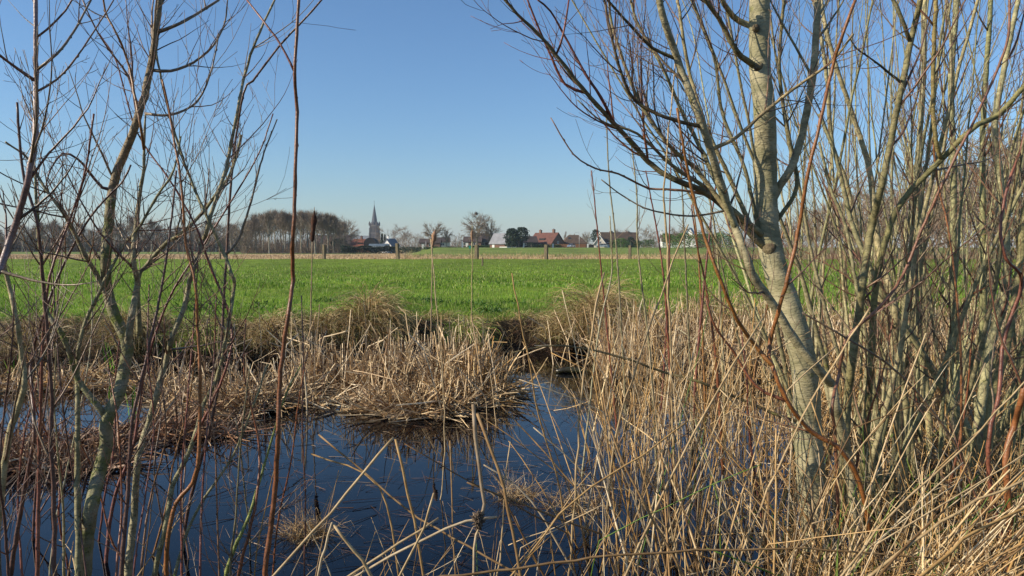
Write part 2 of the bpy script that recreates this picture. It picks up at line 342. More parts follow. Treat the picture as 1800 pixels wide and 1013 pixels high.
def reed_island(name, label, N, cx, cy, rx, ry, mh, seed, hgt=(0.3, 0.65), pal=GREY, up=0.42, rot=0.0):
    """flattened cattail litter heaped round a core, with broken upright stalks"""
    rng = np.random.default_rng(seed); g = Geo()
    def disc(n, q=0.6):
        r = rng.random(n) ** q; a = rng.uniform(0, 2 * PI, n)
        r = r * (1 + 0.24 * np.sin(3 * a + seed) + 0.18 * np.sin(5 * a + 2 * seed) + 0.10 * np.sin(9 * a + seed))
        ex, ey = r * np.cos(a) * rx, r * np.sin(a) * ry
        c, s = math.cos(rot), math.sin(rot)
        return cx + ex * c - ey * s, cy + ex * s + ey * c, np.clip(1 - r, 0, 1)
    n = int(N * (1 - up)); x, y, r = disc(n)
    lump = 0.55 + 0.45 * np.sin(x * 9 + seed) * np.cos(y * 6 + seed)
    z = mh * np.sqrt(r) * lump * rng.random(n) ** 0.6 + 0.01
    p, rad = strands(np.stack([x, y, z], -1), rng.uniform(0.18, 0.55, n), 5 * wob(x, y, 3.5, seed) + rng.normal(0, 0.7, n), rng.normal(1.42, 0.36, n), rng.normal(0, 0.5, n), rng, 5, rng.uniform(0.004, 0.012, n), 0.4, 0.3, (0.5, 1.6))
    add_strands(g, p, rad, pick(pal, n, rng), 3, 0.3, rng)
    n = int(N * up); x, y, r = disc(n, 0.75)
    h = rng.uniform(*hgt, n) * (0.5 + 0.7 * np.sqrt(r))
    p, rad = strands(np.stack([x, y, np.zeros(n)], -1), h, 5 * wob(x, y, 3.0, seed + 1) + rng.normal(0, 0.8, n), np.abs(rng.normal(0.36, 0.30, n)), rng.normal(0, 0.3, n), rng, 6, rng.uniform(0.004, 0.012, n), 0.55, 0.5, (0.9, 2.4))
    add_strands(g, p, rad, pick(pal, n, rng), 3, 0.3, rng)
    return stuff(g, name, label)
reed_island('reed_mound', 'tallest heap of broken pale cattail stalks in the middle of the pond', 1250, gx(790, 7.6), 7.6, 0.56, 0.66, 0.28, 11, (0.3, 0.75), GREY, 0.34)
reed_island('reed_mound', 'left shoulder of the middle heap, standing pale stubs and fallen leaves', 1150, gx(690, 7.7), 7.7, 0.50, 0.62, 0.26, 12, (0.3, 0.72), GREY, 0.5)
reed_island('reed_mound', 'low front lobe of fallen reed leaves at the foot of the middle heap', 950, gx(728, 6.7), 6.7, 0.58, 0.26, 0.13, 18, (0.12, 0.35), GREY, 0.22)
reed_island('reed_mound', 'right flank of the middle heap, fallen leaves over a dark hollow', 620, gx(846, 7.5), 7.5, 0.34, 0.5, 0.34, 19, (0.25, 0.6), TAN, 0.3)
reed_island('reed_mound', 'flat mat of bleached dead reed leaves left of the middle heap', 1700, gx(405, 7.0), 7.0, 0.78, 0.5, 0.17, 13, (0.12, 0.36), GREY, 0.14)
reed_island('reed_mound', 'dead cattail stalks standing in shallow water between the two heaps', 330, gx(560, 8.3), 8.3, 0.6, 0.6, 0.08, 14, (0.25, 0.6), GREY, 0.6)
reed_island('reed_mound', 'low mat of yellowing sedge below the left bank', 900, gx(110, 8.0), 7.9, 1.6, 0.32, 0.12, 15, (0.12, 0.3), TAN, 0.3)
reed_island('reed_mound', 'tangle of red brown dead stems in the water at the left edge', 1000, gx(50, 5.15), 5.15, 0.72, 0.36, 0.12, 16, (0.08, 0.27), BROWN, 0.4)
reed_island('reed_mound', 'low tangle of brown stems in the water behind the left willows', 400, gx(290, 5.9), 5.9, 0.6, 0.22, 0.05, 17, (0.08, 0.2), BROWN, 0.3)
for i, (px, py, w, n, lab) in enumerate([(528, 950, 0.12, 260, 'small round tuft of dry grass in dark water at bottom centre left'), (905, 880, 0.14, 200, 'small floating tuft of bleached grass in the middle of the dark water'), (1010, 900, 0.18, 150, 'sparse floating grass tuft beside the near reed stalks')]):
    Y = gY(py); rng = np.random.default_rng(70 + i); g = Geo()
    a = rng.uniform(0, 2 * PI, n); r = w * rng.random(n) ** 0.7
    b = np.stack([gx(px, Y) + r * np.cos(a), Y + r * np.sin(a), 0 * a], -1)
    p, rad = strands(b, rng.uniform(0.06, 0.26, n), rng.uniform(0, 2 * PI, n), rng.uniform(0.3, 1.5, n), rng.normal(0.4, 0.6, n), rng, 6, rng.uniform(0.0008, 0.0022, n), 0.3, 0.2)
    add_strands(g, p, rad, pick(TAN, n, rng) * 0.85, 3, 0.5, rng)
    o = g.build('grass_tuft', M['reed']); tag(o, lab, 'grass tuft')

def reed_field(name, label, N, px0, px1, y0, y1, h, seed, pal=TAN, lean=0.16, kink=0.3, w=(0.0025, 0.006), azc=None, z0=-0.02, K=6, green=0.0, dens=None):
    rng = np.random.default_rng(seed); x, Y = region(N, px0, px1, y0, y1, rng)
    if dens is not None:
        keep = rng.random(N) < dens(x, Y); x, Y = x[keep], Y[keep]
    n = len(x); z = np.maximum(ground(x, Y), z0)
    az = 5 * wob(x, Y, 2.5, seed) + rng.normal(0, 0.9, n) if azc is None else rng.normal(azc, 0.9, n)
    g = Geo()
    p, rad = strands(np.stack([x, Y, z], -1), rng.uniform(*h, n), az, np.abs(rng.normal(lean, lean, n)), rng.normal(0.1, 0.25, n), rng, K, rng.uniform(*w, n), 0.45, kink, (0.6, 2.2))
    t = pick(pal, n, rng); gm = rng.random(n) < green; t[gm] = pick(GREEN, gm.sum(), rng)
    add_strands(g, p, rad, t, 3, 0.45, rng)
    return stuff(g, name, label)
reed_field('shore_reeds', 'short broken reed stalks along the foot of the far bank', 600, -20, 1150, 9.4, 10.6, (0.08, 0.28), 21, GREY, 0.25, 0.4, dens=lambda x, y: np.where((x / y * F + 900 > 925) & (x / y * F + 900 < 1045), 0.03, np.where((x / y * F + 900 > 250) & (x / y * F + 900 < 480), 0.35, 1.0)))
reed_field('reed_bed', 'dense bed of dead reeds across the pond behind the willow trunk', 4200, 1050, 1830, 8.3, 11.0, (0.35, 0.95), 22, GREY, 0.25, 0.5, (0.005, 0.011))
reed_field('reed_bed', 'dead reeds bent down in a thick belt behind the willow thicket', 2600, 1300, 1850, 5.8, 8.2, (0.3, 0.8), 23, TAN, 0.35, 0.5, (0.003, 0.008), dens=lambda x, y: sm(0.36, 0.5, x / y))
reed_field('reed_bed', 'thin dry rushes standing in the water left of the willow trunk', 420, 1040, 1420, 4.6, 8.0, (0.4, 1.2), 24, TAN, 0.2, 0.35, (0.002, 0.0045))
reed_field('bank_litter', 'matted dead reed and leaf litter round the feet of the right willows', 2800, 1330, 1900, 2.9, 6.5, (0.15, 0.6), 25, TAN, 0.95, 0.5, (0.0025, 0.0065), dens=lambda x, y: 0.05 + 0.95 * sm(1.2, 2.0, x - 0.30 * (y - 3.0)), green=0.04)
def grassy(name, label, N, px0, px1, dy0, dy1, h, seed, pal, lean=0.6, droop=1.2, w=(0.0012, 0.003)):
    rng = np.random.default_rng(seed); px = rng.uniform(px0, px1, N); x = (px - 900) / F * 10.6
    y = bank_y(x) + rng.uniform(dy0, dy1, N)
    y += 0.22 * wob(x, 0 * y, 2.3) + 0.12 * wob(x, y, 3); z = np.maximum(ground(x, y), 0)
    g = Geo(); az = rng.normal(-PI / 2, 1.1, N)
    p, rad = strands(np.stack([x, y, z], -1), rng.uniform(*h, N) * (0.75 + 0.35 * wob(x, y, 2.2)), az, np.abs(rng.normal(lean, 0.35, N)), rng.normal(0.3, 0.3, N), rng, 5, rng.uniform(*w, N), 0.3, 0.1, (0.5, 1.5), droop)
    add_strands(g, p, rad, pick(pal, N, rng), 3, 0.5, rng)
    return stuff(g, name, label)
DRYG = np.array([(0.62, 0.48, 0.24), (0.52, 0.37, 0.17), (0.70, 0.57, 0.33), (0.20, 0.13, 0.05), (0.27, 0.28, 0.07), (0.34, 0.23, 0.10)])
grassy('bank_grass', 'dry straw coloured grass hanging over the edge of the far bank', 6500, -60, 1900, 0.2, 0.9, (0.12, 0.36), 31, DRYG, w=(0.0018, 0.0045))
grassy('bank_grass', 'mixed green and straw grass on top of the far bank', 9000, -60, 1900, 0.7, 1.5, (0.08, 0.2), 32, np.concatenate([DRYG, TURF, TURF]), 0.3, 0.8)
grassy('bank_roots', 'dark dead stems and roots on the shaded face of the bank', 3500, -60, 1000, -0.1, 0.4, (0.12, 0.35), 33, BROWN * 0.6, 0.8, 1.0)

def tussock(px, top, Yc, wpx, label, seed, N=2200, lean=0.0, pal=DRYG):
    N = int(N * 0.62); rng = np.random.default_rng(seed); cx = gx(px, Yc); z0 = 0.15
    w = wpx / F * Yc / 2; h = CZ - (top - HOR) / F * Yc - z0
    a = rng.uniform(0, 2 * PI, N); r = rng.random(N) ** 0.6
    lob = 1 + 0.35 * np.sin(3 * a + seed); x = cx + 0.55 * w * r * lob * np.cos(a); y = Yc + 0.4 * w * r * lob * np.sin(a)
    z = z0 + (h * 0.75) * np.sqrt(np.clip(1 - r, 0, 1)) * rng.random(N) ** 0.5
    g = Geo()
    p, rad = strands(np.stack([x, y, z], -1), rng.uniform(0.4, 1.05, N) * w, np.where(rng.random(N) < 0.45, rng.normal(-0.5, 0.5, N), a + rng.normal(0, 0.6, N)), rng.uniform(0.1, 1.3, N), rng.normal(0.5, 0.45, N), rng, 7, rng.uniform(0.0022, 0.0052, N), 0.35, 0.12, (0.5, 1.4), 1.7)
    p[..., 0] += lean * (p[..., 2] - z0)
    add_strands(g, p, rad, pick(pal, N, rng), 3, 0.5, rng)
    o = g.build('grass_tussock', M['reed']); tag(o, label, 'tussock')
tussock(650, 494, 10.5, 165, 'large dry grass tussock on the far bank behind the middle reed heap', 41, 3000)
tussock(575, 530, 10.4, 110, 'lower dry tussock on the far bank, left of the large one', 42, 1500)
tussock(1060, 496, 10.75, 200, 'widest straw coloured tussock on the far bank, dark on its right side', 43, 3600, -0.15)
tussock(1225, 505, 10.8, 120, 'dry tussock on the far bank behind the tall thin rushes', 44, 1500)
tussock(230, 545, 10.0, 170, 'flattened dry tussock on the far bank behind the left willows', 45, 1900)
tussock(985, 557, 10.8, 100, 'small straw tussock spilling down the bank beside the widest one', 46, 1400)
tussock(480, 548, 10.0, 150, 'low straw tussock at the bank top beside the tall red shoot', 47, 1700)
tussock(350, 562, 9.7, 120, 'short green and straw tussock on the bank behind the open left willow', 48, 1300, 0.0, np.concatenate([DRYG, TURF]))
tussock(60, 560, 9.6, 160, 'low dry tussock on the far bank at the left frame edge', 49, 1600)
tussock(815, 562, 10.5, 120, 'low green and straw tussock behind the middle reed heap', 50, 1300, 0.0, np.concatenate([DRYG, TURF]))
tussock(1330, 515, 10.6, 130, 'dry tussock on the far bank just left of the pale trunk', 53, 1400)

def meadow():
    rng = np.random.default_rng(51); g = Geo()
    def blades(n, y0, y1, h, w, power=1.0, seg=3):
        Y = 1 / rng.uniform(1 / y1, 1 / y0, n) if power == 1 else rng.uniform(y0, y1, n)
        x = rng.uniform(-0.76, 0.76, n) * Y
        keep = Y > bank_y(x) + 0.75 + 0.3 * wob(x, Y, 2)
        x, Y = x[keep], Y[keep]; n = len(x); z = ground(x, Y) - 0.005
        cl = np.clip(0.75 + 0.45 * wob(x, Y, 0.9) + 0.5 * wob(x, Y, 3.1, 1.0) + 0.4 * wob(x, Y, 7.3, 2.0), 0.25, 2.2)
        H = rng.uniform(*h, n) * cl; a = rng.uniform(0, 2 * PI, n); l = rng.uniform(0.1, 0.9, n)
        wd = rng.uniform(*w, n); ww = np.stack([np.cos(a + PI / 2), np.sin(a + PI / 2), 0 * a], -1) * wd[:, None]
        b = np.stack([x, Y, z], -1); d = np.stack([np.cos(a), np.sin(a), 0 * a], -1)
        m = b + d * (H * l * 0.25)[:, None]; m[:, 2] += H * 0.6
        t = b + d * (H * l * 0.8)[:, None]; t[:, 2] += H * (1.0 - 0.25 * l)
        co = np.stack([b - ww, b + ww, m + ww * 0.7, m - ww * 0.7, t], 1).reshape(-1, 3)
        i = np.arange(n)[:, None] * 5
        lo = np.concatenate([(i + np.array([0, 1, 2, 3])), (i + np.array([3, 2, 4]))], 1).ravel()
        le = np.tile([4, 3], n)
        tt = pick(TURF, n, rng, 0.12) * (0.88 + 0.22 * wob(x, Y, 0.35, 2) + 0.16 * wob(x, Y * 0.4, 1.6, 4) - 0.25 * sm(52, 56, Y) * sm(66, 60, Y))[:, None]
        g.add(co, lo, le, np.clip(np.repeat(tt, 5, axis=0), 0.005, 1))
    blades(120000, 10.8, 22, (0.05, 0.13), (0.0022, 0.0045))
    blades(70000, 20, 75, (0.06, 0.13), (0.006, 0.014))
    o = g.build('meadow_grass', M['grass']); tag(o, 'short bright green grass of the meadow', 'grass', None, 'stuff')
    # dock and clover leaves that stand darker at the meadow edge
    g = Geo(); n = 900; rng = np.random.default_rng(52)
    x, Y = region(n, 0, 1300, 11.6, 16, rng); c = rng.integers(0, 26, n); cx = rng.uniform(-7, 4, 26); cy = rng.uniform(11.8, 15.5, 26)
    x = cx[c] + rng.normal(0, 0.16, n); Y = cy[c] + rng.normal(0, 0.12, n)
    p, rad = strands(np.stack([x, Y, ground(x, Y)], -1), rng.uniform(0.08, 0.16, n), rng.uniform(0, 2 * PI, n), rng.uniform(0.3, 1.1, n), rng.uniform(0.2, 0.9, n), rng, 4, rng.uniform(0.008, 0.018, n), 0.5)
    add_strands(g, p, rad, pick(np.array([(0.04, 0.12, 0.012), (0.06, 0.15, 0.02)]), n, rng), 3, 0.12, rng)
    o = g.build('dock_leaves', M['grass']); tag(o, 'darker broad leaves of weeds in the meadow edge', 'weeds', None, 'stuff')
    # maize stubble beyond the fence line
    g = Geo(); n = 16000; Y = rng.uniform(68, 112, n); u = rng.uniform(-0.76, 0.8, n); x = u * Y
    row = np.round(Y / 0.75) * 0.75
    p, rad = strands(np.stack([x, row + rng.normal(0, 0.06, n), ground(x, row)], -1), rng.uniform(0.12, 0.35, n), rng.uniform(0, 2 * PI, n), rng.uniform(0.1, 1.3, n), rng.normal(0, 0.2, n), rng, 3, rng.uniform(0.012, 0.03, n), 0.8)
    add_strands(g, p, rad, pick(np.array([(0.58, 0.42, 0.24), (0.48, 0.33, 0.18), (0.64, 0.50, 0.30)]), n, rng), 3, 0.6, rng)
    o = g.build('stubble', M['reed']); tag(o, 'pale maize stubble in the field beyond the meadow', 'stubble', None, 'stuff')
    # dead weeds along the fence line
    g = Geo(); n = 1500; px = np.concatenate([rng.uniform(700, 1330, 1100), rng.uniform(0, 1800, 400)])
    Y = rng.normal(67.5, 1.2, n); x = (px - 900) / F * Y
    p, rad = strands(np.stack([x, Y, ground(x, Y)], -1), rng.uniform(0.2, 1.15, n) * rng.random(n) ** 0.5, rng.uniform(0, 2 * PI, n), np.abs(rng.normal(0.3, 0.3, n)), rng.normal(0, 0.4, n), rng, 4, rng.uniform(0.006, 0.013, n), 0.5)
    add_strands(g, p, rad, pick(DRYG, n, rng), 3, 0.6, rng)
    o = g.build('dead_weeds', M['reed']); tag(o, 'thin dead weeds along the fence line', 'weeds', None, 'stuff')
meadow()

rng = np.random.default_rng(91); g = Geo(); n = 900; x, Y = region(n, 380, 1400, 3.35, 7.5, rng)
p, rad = strands(np.stack([x, Y, np.full(n, 0.002)], -1), rng.uniform(0.03, 0.28, n), rng.uniform(0, 6.3, n), np.full(n, 1.565), rng.normal(0, 0.01, n), rng, 4, rng.uniform(0.0008, 0.0028, n), 0.4, zmin=0.0015, jit=0.004)
p[..., 2] = np.clip(p[..., 2], 0.001, 0.008); add_strands(g, p, rad, pick(BROWN * 0.55, n, rng), 3, 0.3, rng); stuff(g, 'floating_debris', 'thin dead stems and leaf scraps floating on the open water')
# ------------------------------------------------------------------ willows
def catmull(P, step):
    P = np.asarray(P, float); Q = np.vstack([2 * P[0] - P[1], P, 2 * P[-1] - P[-2]]); out = []; T = []
    for i in range(1, len(Q) - 2):
        n = max(2, int(np.linalg.norm(Q[i + 1][:3] - Q[i][:3]) / step)); t = np.linspace(0, 1, n, endpoint=False)[:, None]
        a, b, c, d = Q[i - 1], Q[i], Q[i + 1], Q[i + 2]
        out.append(0.5 * ((2 * b) + (-a + c) * t + (2 * a - 5 * b + 4 * c - d) * t ** 2 + (-a + 3 * b - 3 * c + d) * t ** 3))
    out.append(Q[-2][None]); return np.vstack(out)
OLIVE = [(1.0, 1.0, 1.0), (0.85, 0.88, 0.8), (1.15, 1.1, 1.0), (0.7, 0.72, 0.62)]
REDS = [(0.27, 0.095, 0.04), (0.24, 0.075, 0.045), (0.20, 0.07, 0.05), (0.33, 0.16, 0.055), (0.18, 0.085, 0.06)]
PURP = [(0.21, 0.10, 0.065), (0.15, 0.08, 0.06), (0.27, 0.15, 0.085), (0.25, 0.18, 0.11), (0.13, 0.085, 0.06)]
OLIVT = [(0.36, 0.31, 0.17), (0.30, 0.26, 0.15), (0.22, 0.19, 0.11), (0.40, 0.36, 0.22), (0.30, 0.15, 0.08)]
def grow(p0, d0, L, r0, rng, up=0.5, K=9, wig=0.09):
    p = [np.array(p0, float)]; d = np.array(d0, float); d /= np.linalg.norm(d)
    for k in range(K - 1):
        d = d + np.array([0, 0, up / (K - 1)]) + rng.normal(0, wig, 3); d /= np.linalg.norm(d)
        p.append(p[-1] + d * L / (K - 1))
    rad = r0 * (1 - 0.8 * np.linspace(0, 1, K)); return np.array(p), rad
def side_dir(t, ang, rng):
    r = rng.normal(size=3); r -= t * np.dot(r, t); r /= np.linalg.norm(r) + 1e-9
    return t * math.cos(ang) + r * math.sin(ang)
def knobbly(rad, rng, s=0.05):
    return rad * (1 + rng.normal(0, s, len(rad)))
def twigs_on(g, P, rad, n, L, rng, pal, t0=0.2, rmax=0.0032, up=0.55, lvl=1, ang=(0.45, 0.95), sub=2):
    """adds fine side shoots (and their own shoots) along a branch to the collected mesh g"""
    m = len(P)
    for _ in range(n):
        i = int(rng.uniform(t0, 0.97) * (m - 1)); i = max(1, min(m - 2, i))
        t = P[i + 1] - P[i - 1]; t /= np.linalg.norm(t) + 1e-9
        l = L * rng.uniform(0.35, 1.0) * (1.15 - 0.5 * i / m)
        r0 = min(rmax, rad[i] * 0.6) * rng.uniform(0.6, 1.0)
        p, r = grow(P[i], side_dir(t, rng.uniform(*ang), rng), l, r0, rng, up * rng.uniform(0.4, 1.6), 8, 0.07)
        r = np.maximum(r, 0.0009)
        g.tube(p, r, 4, pal[rng.integers(len(pal))], rng)
        if lvl > 0: twigs_on(g, p, r, rng.integers(0, sub + 1), l * 0.5, rng, pal, 0.15, rmax * 0.6, up, lvl - 1, ang, sub)
class Willow:
    wf = 1.0
    def __init__(s, name, label, cat, base, seed, group=None, dy=0.0):
        s.o = thing(name, label, cat, base, 0, group); s.b = np.array(base, float); s.rng = np.random.default_rng(seed); s.reg = []; s.dy = dy
    def stem(s, pts, Y0, Y1=None, w0=10, w1=4, m='bark', name='stem', pal=None, branches=4, bl=0.6, twigs=6, tl=0.35, tint=None, down=True, sides=9, parent=None, bt=0.25, twigpal=None, ang=(0.45, 0.95)):
        """pts: photo pixels from the foot to the tip; distance Y0 at the foot, Y1 at the tip; w: width in pixels"""
        rng = s.rng; Y1 = Y0 if Y1 is None else Y1; n = len(pts); branches = int(branches * 1.6 + 0.5); twigs = int(twigs * 1.25); tl = tl * 1.25; bl = bl * 1.2; Y0 += s.dy; Y1 += s.dy
        if not down and s.reg:
            best = None
            for C in s.reg:
                yc = C[:, 1] * math.cos(PITCH) - (C[:, 2] - CZ) * math.sin(PITCH); zc = (C[:, 2] - CZ) * math.cos(PITCH) + C[:, 1] * math.sin(PITCH)
                qx = 900 + F * C[:, 0] / yc; qy = 506.5 - F * zc / yc; d = np.hypot(qx - pts[0][0], qy - pts[0][1]); i = int(d.argmin())
                if best is None or d[i] < best[0]: best = (d[i], C[i, 1], qx[i], qy[i])
            if best[0] < 26:
                Y1 += best[1] - Y0; Y0 = best[1]; pts = [(best[2], best[3])] + list(pts[1:])
        cum = np.concatenate([[0], np.cumsum([math.dist(pts[i], pts[i + 1]) for i in range(n - 1)])]); cum /= cum[-1]
        C = []
        for (px, py), t in zip(pts, cum):
            Y = Y0 + (Y1 - Y0) * t + (rng.normal(0, 0.03) if 0 < t < 1 else 0); C.append([*at(px, py, Y), s.wf * (w0 + (w1 - w0) * t ** 0.8) / 2 / F * Y])
        if down and C[0][2] > -0.1:      # carry the foot down into the ground
            d = np.array(C[0][:3]) - np.array(C[1][:3]); d = d / (abs(d[2]) + 1e-6); d = d * 0.5; d[2] = -1
            k = C[0][2] + 0.2; q = np.array(C[0][:3]) + d * k; C.insert(0, [*q, C[0][3] * 1.12])
        C = catmull(C, 0.035); P = C[:, :3]; rad = C[:, 3]; s.reg.append(C.copy())
        nd = (np.arange(len(P)) % 3 == 1)[1:-1, None]; P[1:-1] += rng.normal(0, 1, P[1:-1].shape) * np.minimum(rad[1:-1, None] * 0.16, 0.0012) * (0.4 + nd)
        rad = np.maximum(knobbly(rad, rng, 0.012) * (1 + 0.10 * (np.arange(len(P)) % 3 == 1) * (rad < 0.01)), 0.0012)
        g = Geo(); mm = m; palx = pal
        t_ = tint if tint is not None else (OLIVE[rng.integers(4)] if m == 'bark' else (palx or REDS)[rng.integers(len(palx or REDS))] if m == 'shoot' else (1, 1, 1))
        if m in ('bark', 'trunk', 'mossy'):
            z0 = len(P)
        g.tube(P - s.b, rad, sides, t_, np.random.default_rng(3))
        if rad.mean() < 0.013:      # buds, set alternately along the younger wood
            B = []; br_ = []
            for i in range(3, len(P) - 2, 2 if rad.mean() < 0.007 else 4):
                tt = P[i + 1] - P[i - 1]; tt /= np.linalg.norm(tt) + 1e-9; q = side_dir(tt, PI / 2, rng); u0 = P[i] - s.b + q * rad[i] * 0.8
                B.append([u0 - tt * 0.003, u0 + q * 0.0018 + tt * 0.003, u0 + q * 0.0012 + tt * rng.uniform(0.008, 0.013)]); br_.append([0.0012, 0.0021, 0.0004])
            if B: co_, lo_, le_ = batch(np.array(B), np.array(br_), 4, 1, rng, False); g.add(co_, lo_, le_, np.array(t_) * 0.75)
        o = g.build(name, M[m], parent or s.o, smooth=True)
        tp = twigpal or PURP
        tg = Geo(); m_ = len(P)
        twigs_on(tg, P - s.b, rad, int(twigs * 1.3), tl * 1.1, rng, tp, bt, 0.0031)
        for _ in range(branches):
            i = int(rng.uniform(bt, 0.93) * (m_ - 1)); i = max(1, min(m_ - 2, i)); t = P[i + 1] - P[i - 1]; t /= np.linalg.norm(t)
            l = bl * rng.uniform(0.5, 1.2); r0 = min(rad[i] * 0.55, 0.0075) * rng.uniform(0.7, 1)
            p, r = grow(P[i], side_dir(t, rng.uniform(*ang), rng), l, r0, rng, rng.uniform(0.3, 1.0), 14, 0.055)
            bg_ = Geo(); bg_.tube(p - s.b, np.maximum(r, 0.001), 6, tp[rng.integers(len(tp))], rng)
            if parent is None: bg_.build('branch', M['shoot'], o, smooth=True)
            else: bg_.build('branch', M['shoot'], parent, smooth=True)
            twigs_on(tg, p - s.b, r, rng.integers(4, 8), l * 0.55, rng, tp, 0.12, 0.0023)
        if tg.n:
            tw = tg.build('twigs', M['shoot'], o if parent is None else parent, smooth=True); tw['kind'] = 'stuff'
        return o
def foot(px, Y): x = gx(px, Y); return (x, Y, max(0.0, hz(x, Y)))

# --- left shrubs
w = Willow('willow_shrub', 'mossy green forked willow at the left edge of the pond, thickest of the left stems', 'willow', foot(148, 3.45), 101, dy=-0.35)
A = w.stem([(147, 1006), (154, 930), (162, 885), (175, 829), (187, 783), (188, 738), (208, 697), (218, 652), (223, 601), (202, 556), (187, 500), (186, 450), (191, 395), (195, 350)], 3.45, 3.6, 27, 16, 'mossy', 'trunk', branches=1, bl=0.45, twigs=1, bt=0.8)
w.stem([(193, 372), (198, 332), (212, 286), (232, 237), (249, 182), (264, 123), (276, 40), (286, -60)], 3.6, 3.7, 16, 10, 'bark', 'leader', tint=(0.78, 0.66, 0.62), down=False, branches=4, bl=0.45, twigs=9, bt=0.1)
w.stem([(188, 745), (165, 705), (137, 667), (119, 611), (100, 575), (83, 550), (76, 500), (70, 440), (66, 395), (62, 300)], 3.45, 3.3, 12, 4, 'mossy', 'branch', branches=2, twigs=5, down=False, bt=0.5)
w.stem([(224, 610), (230, 566), (240, 510), (242, 493), (234, 459), (237, 419), (244, 355), (253, 296), (253, 247), (256, 200)], 3.5, 3.45, 14, 3, 'bark', 'branch', branches=3, twigs=6, down=False)
w.stem([(137, 905), (136, 829), (137, 753), (136, 667), (138, 616), (152, 561), (177, 510), (195, 473), (217, 434), (247, 395), (276, 345), (305, 300), (318, 240)], 3.4, 3.6, 11, 3, 'bark', branches=3, bl=0.5, twigs=8, bt=0.45)
w.stem([(187, 540), (175, 493), (150, 449), (126, 400), (106, 367), (76, 326), (50, 280), (10, 250)], 3.55, 3.2, 10, 3, 'bark', 'branch', branches=3, twigs=6, down=False)
w.stem([(196, 340), (180, 330), (155, 300), (137, 280), (110, 270), (88, 300), (78, 340)], 3.55, 3.3, 6, 2, 'shoot', 'branch', pal=PURP, branches=0, twigs=3, down=False)
w.stem([(249, 196), (225, 135), (205, 105), (180, 70), (160, 35), (145, 0)], 3.55, 3.4, 5, 2, 'shoot', 'branch', pal=PURP, branches=0, twigs=4, down=False)
w.stem([(268, 128), (300, 125), (340, 110), (375, 80), (395, 40), (400, 0)], 3.55, 3.7, 6, 2, 'shoot', 'branch', pal=PURP, branches=0, twigs=5, down=False)
w.stem([(252, 202), (300, 202), (345, 180), (370, 130), (385, 60)], 3.55, 3.7, 5, 2, 'shoot', 'branch', pal=PURP, branches=0, twigs=5, down=False)
w.stem([(282, 52), (320, 40), (350, 22), (385, 0)], 3.6, 3.8, 6, 4, 'shoot', 'branch', pal=PURP, branches=0, twigs=2, down=False)
w.stem([(270, 260), (246, 215), (225, 110), (205, 60), (185, 20), (180, -20)], 3.4, 3.3, 5, 3, 'shoot', 'branch', pal=REDS, branches=0, twigs=4, down=False)
w = Willow('willow_shrub', 'dark brownish willow stems crossing at the far left edge', 'willow', foot(60, 3.1), 102, dy=-0.35)
w.stem([(-30, 560), (0, 474), (17, 424), (35, 368), (52, 306), (62, 237), (63, 143), (63, 49), (62, -40)], 2.9, 3.0, 14, 6, 'shoot', pal=[(0.30, 0.20, 0.18)], branches=6, bl=0.45, twigs=8, bt=0.35)
w.stem([(10, 803), (30, 728), (43, 672), (40, 632), (28, 560), (15, 500), (0, 440), (-20, 380)], 3.1, 3.0, 11, 6, 'bark', branches=2, twigs=4)
w.stem([(96, 1006), (94, 854), (89, 783), (91, 702), (84, 591), (76, 500), (66, 395), (40, 300), (30, 180)], 3.2, 3.1, 8, 4, 'shoot', pal=PURP, branches=3, twigs=6)
w.stem([(66, 1000), (68, 850), (72, 700), (78, 560), (92, 470), (125, 380), (150, 300), (165, 200)], 3.3, 3.4, 7, 3, 'shoot', pal=[(0.24, 0.09, 0.055)], branches=2, twigs=6)
w.stem([(20, 1000), (45, 850), (60, 760), (55, 640), (75, 560), (110, 470), (160, 380), (215, 320), (230, 290)], 3.4, 3.5, 8, 3, 'shoot', pal=PURP, branches=2, twigs=6)
w.stem([(62, 145), (30, 120), (0, 98), (-20, 85)], 2.95, 2.8, 6, 4, 'shoot', 'branch', pal=PURP, branches=0, twigs=1, down=False)
w.stem([(67, 120), (100, 95), (130, 55), (160, 0)], 2.95, 3.1, 5, 3, 'shoot', 'branch', pal=PURP, branches=0, twigs=2, down=False)
w.stem([(66, 165), (100, 140), (135, 100), (175, 40), (200, 0)], 2.95, 3.1, 4, 2, 'shoot', 'branch', pal=PURP, branches=0, twigs=2, down=False)
w = Willow('willow_shrub', 'open willow with several grey limbs leaning right, left of the tall red shoot', 'willow', foot(280, 3.6), 103, dy=-0.35)
w.stem([(225, 1006), (236, 900), (243, 804), (261, 743), (276, 692), (291, 637), (304, 591), (324, 540), (332, 500), (342, 470), (355, 424), (363, 409), (370, 380), (390, 321), (404, 266), (417, 197), (429, 138), (449, 74), (464, 39), (483, 0), (495, -40)], 3.6, 3.8, 14, 3, 'bark', branches=6, bl=0.5, twigs=12, bt=0.3)
w.stem([(273, 1006), (290, 930), (304, 854), (324, 814), (344, 763), (357, 713), (377, 677), (392, 626), (402, 566), (412, 505), (409, 488), (395, 449), (370, 395), (345, 340), (321, 276), (301, 212), (281, 128), (270, 60)], 3.5, 3.7, 10, 3, 'bark', branches=5, bl=0.45, twigs=12, bt=0.4)
w.stem([(245, 590), (242, 493), (256, 469), (286, 434), (321, 409), (355, 375), (385, 335), (409, 296), (424, 237)], 3.7, 3.9, 10, 4, 'bark', branches=4, bl=0.4, twigs=9, down=False)
w.stem([(292, 1000), (295, 950), (309, 885), (339, 849), (349, 804), (351, 728), (352, 652), (347, 576), (344, 500), (328, 434), (323, 375), (316, 306), (306, 247), (296, 187), (285, 140)], 3.3, 3.4, 8, 3, 'shoot', pal=[(0.33, 0.13, 0.04)], branches=2, twigs=7, bt=0.45)
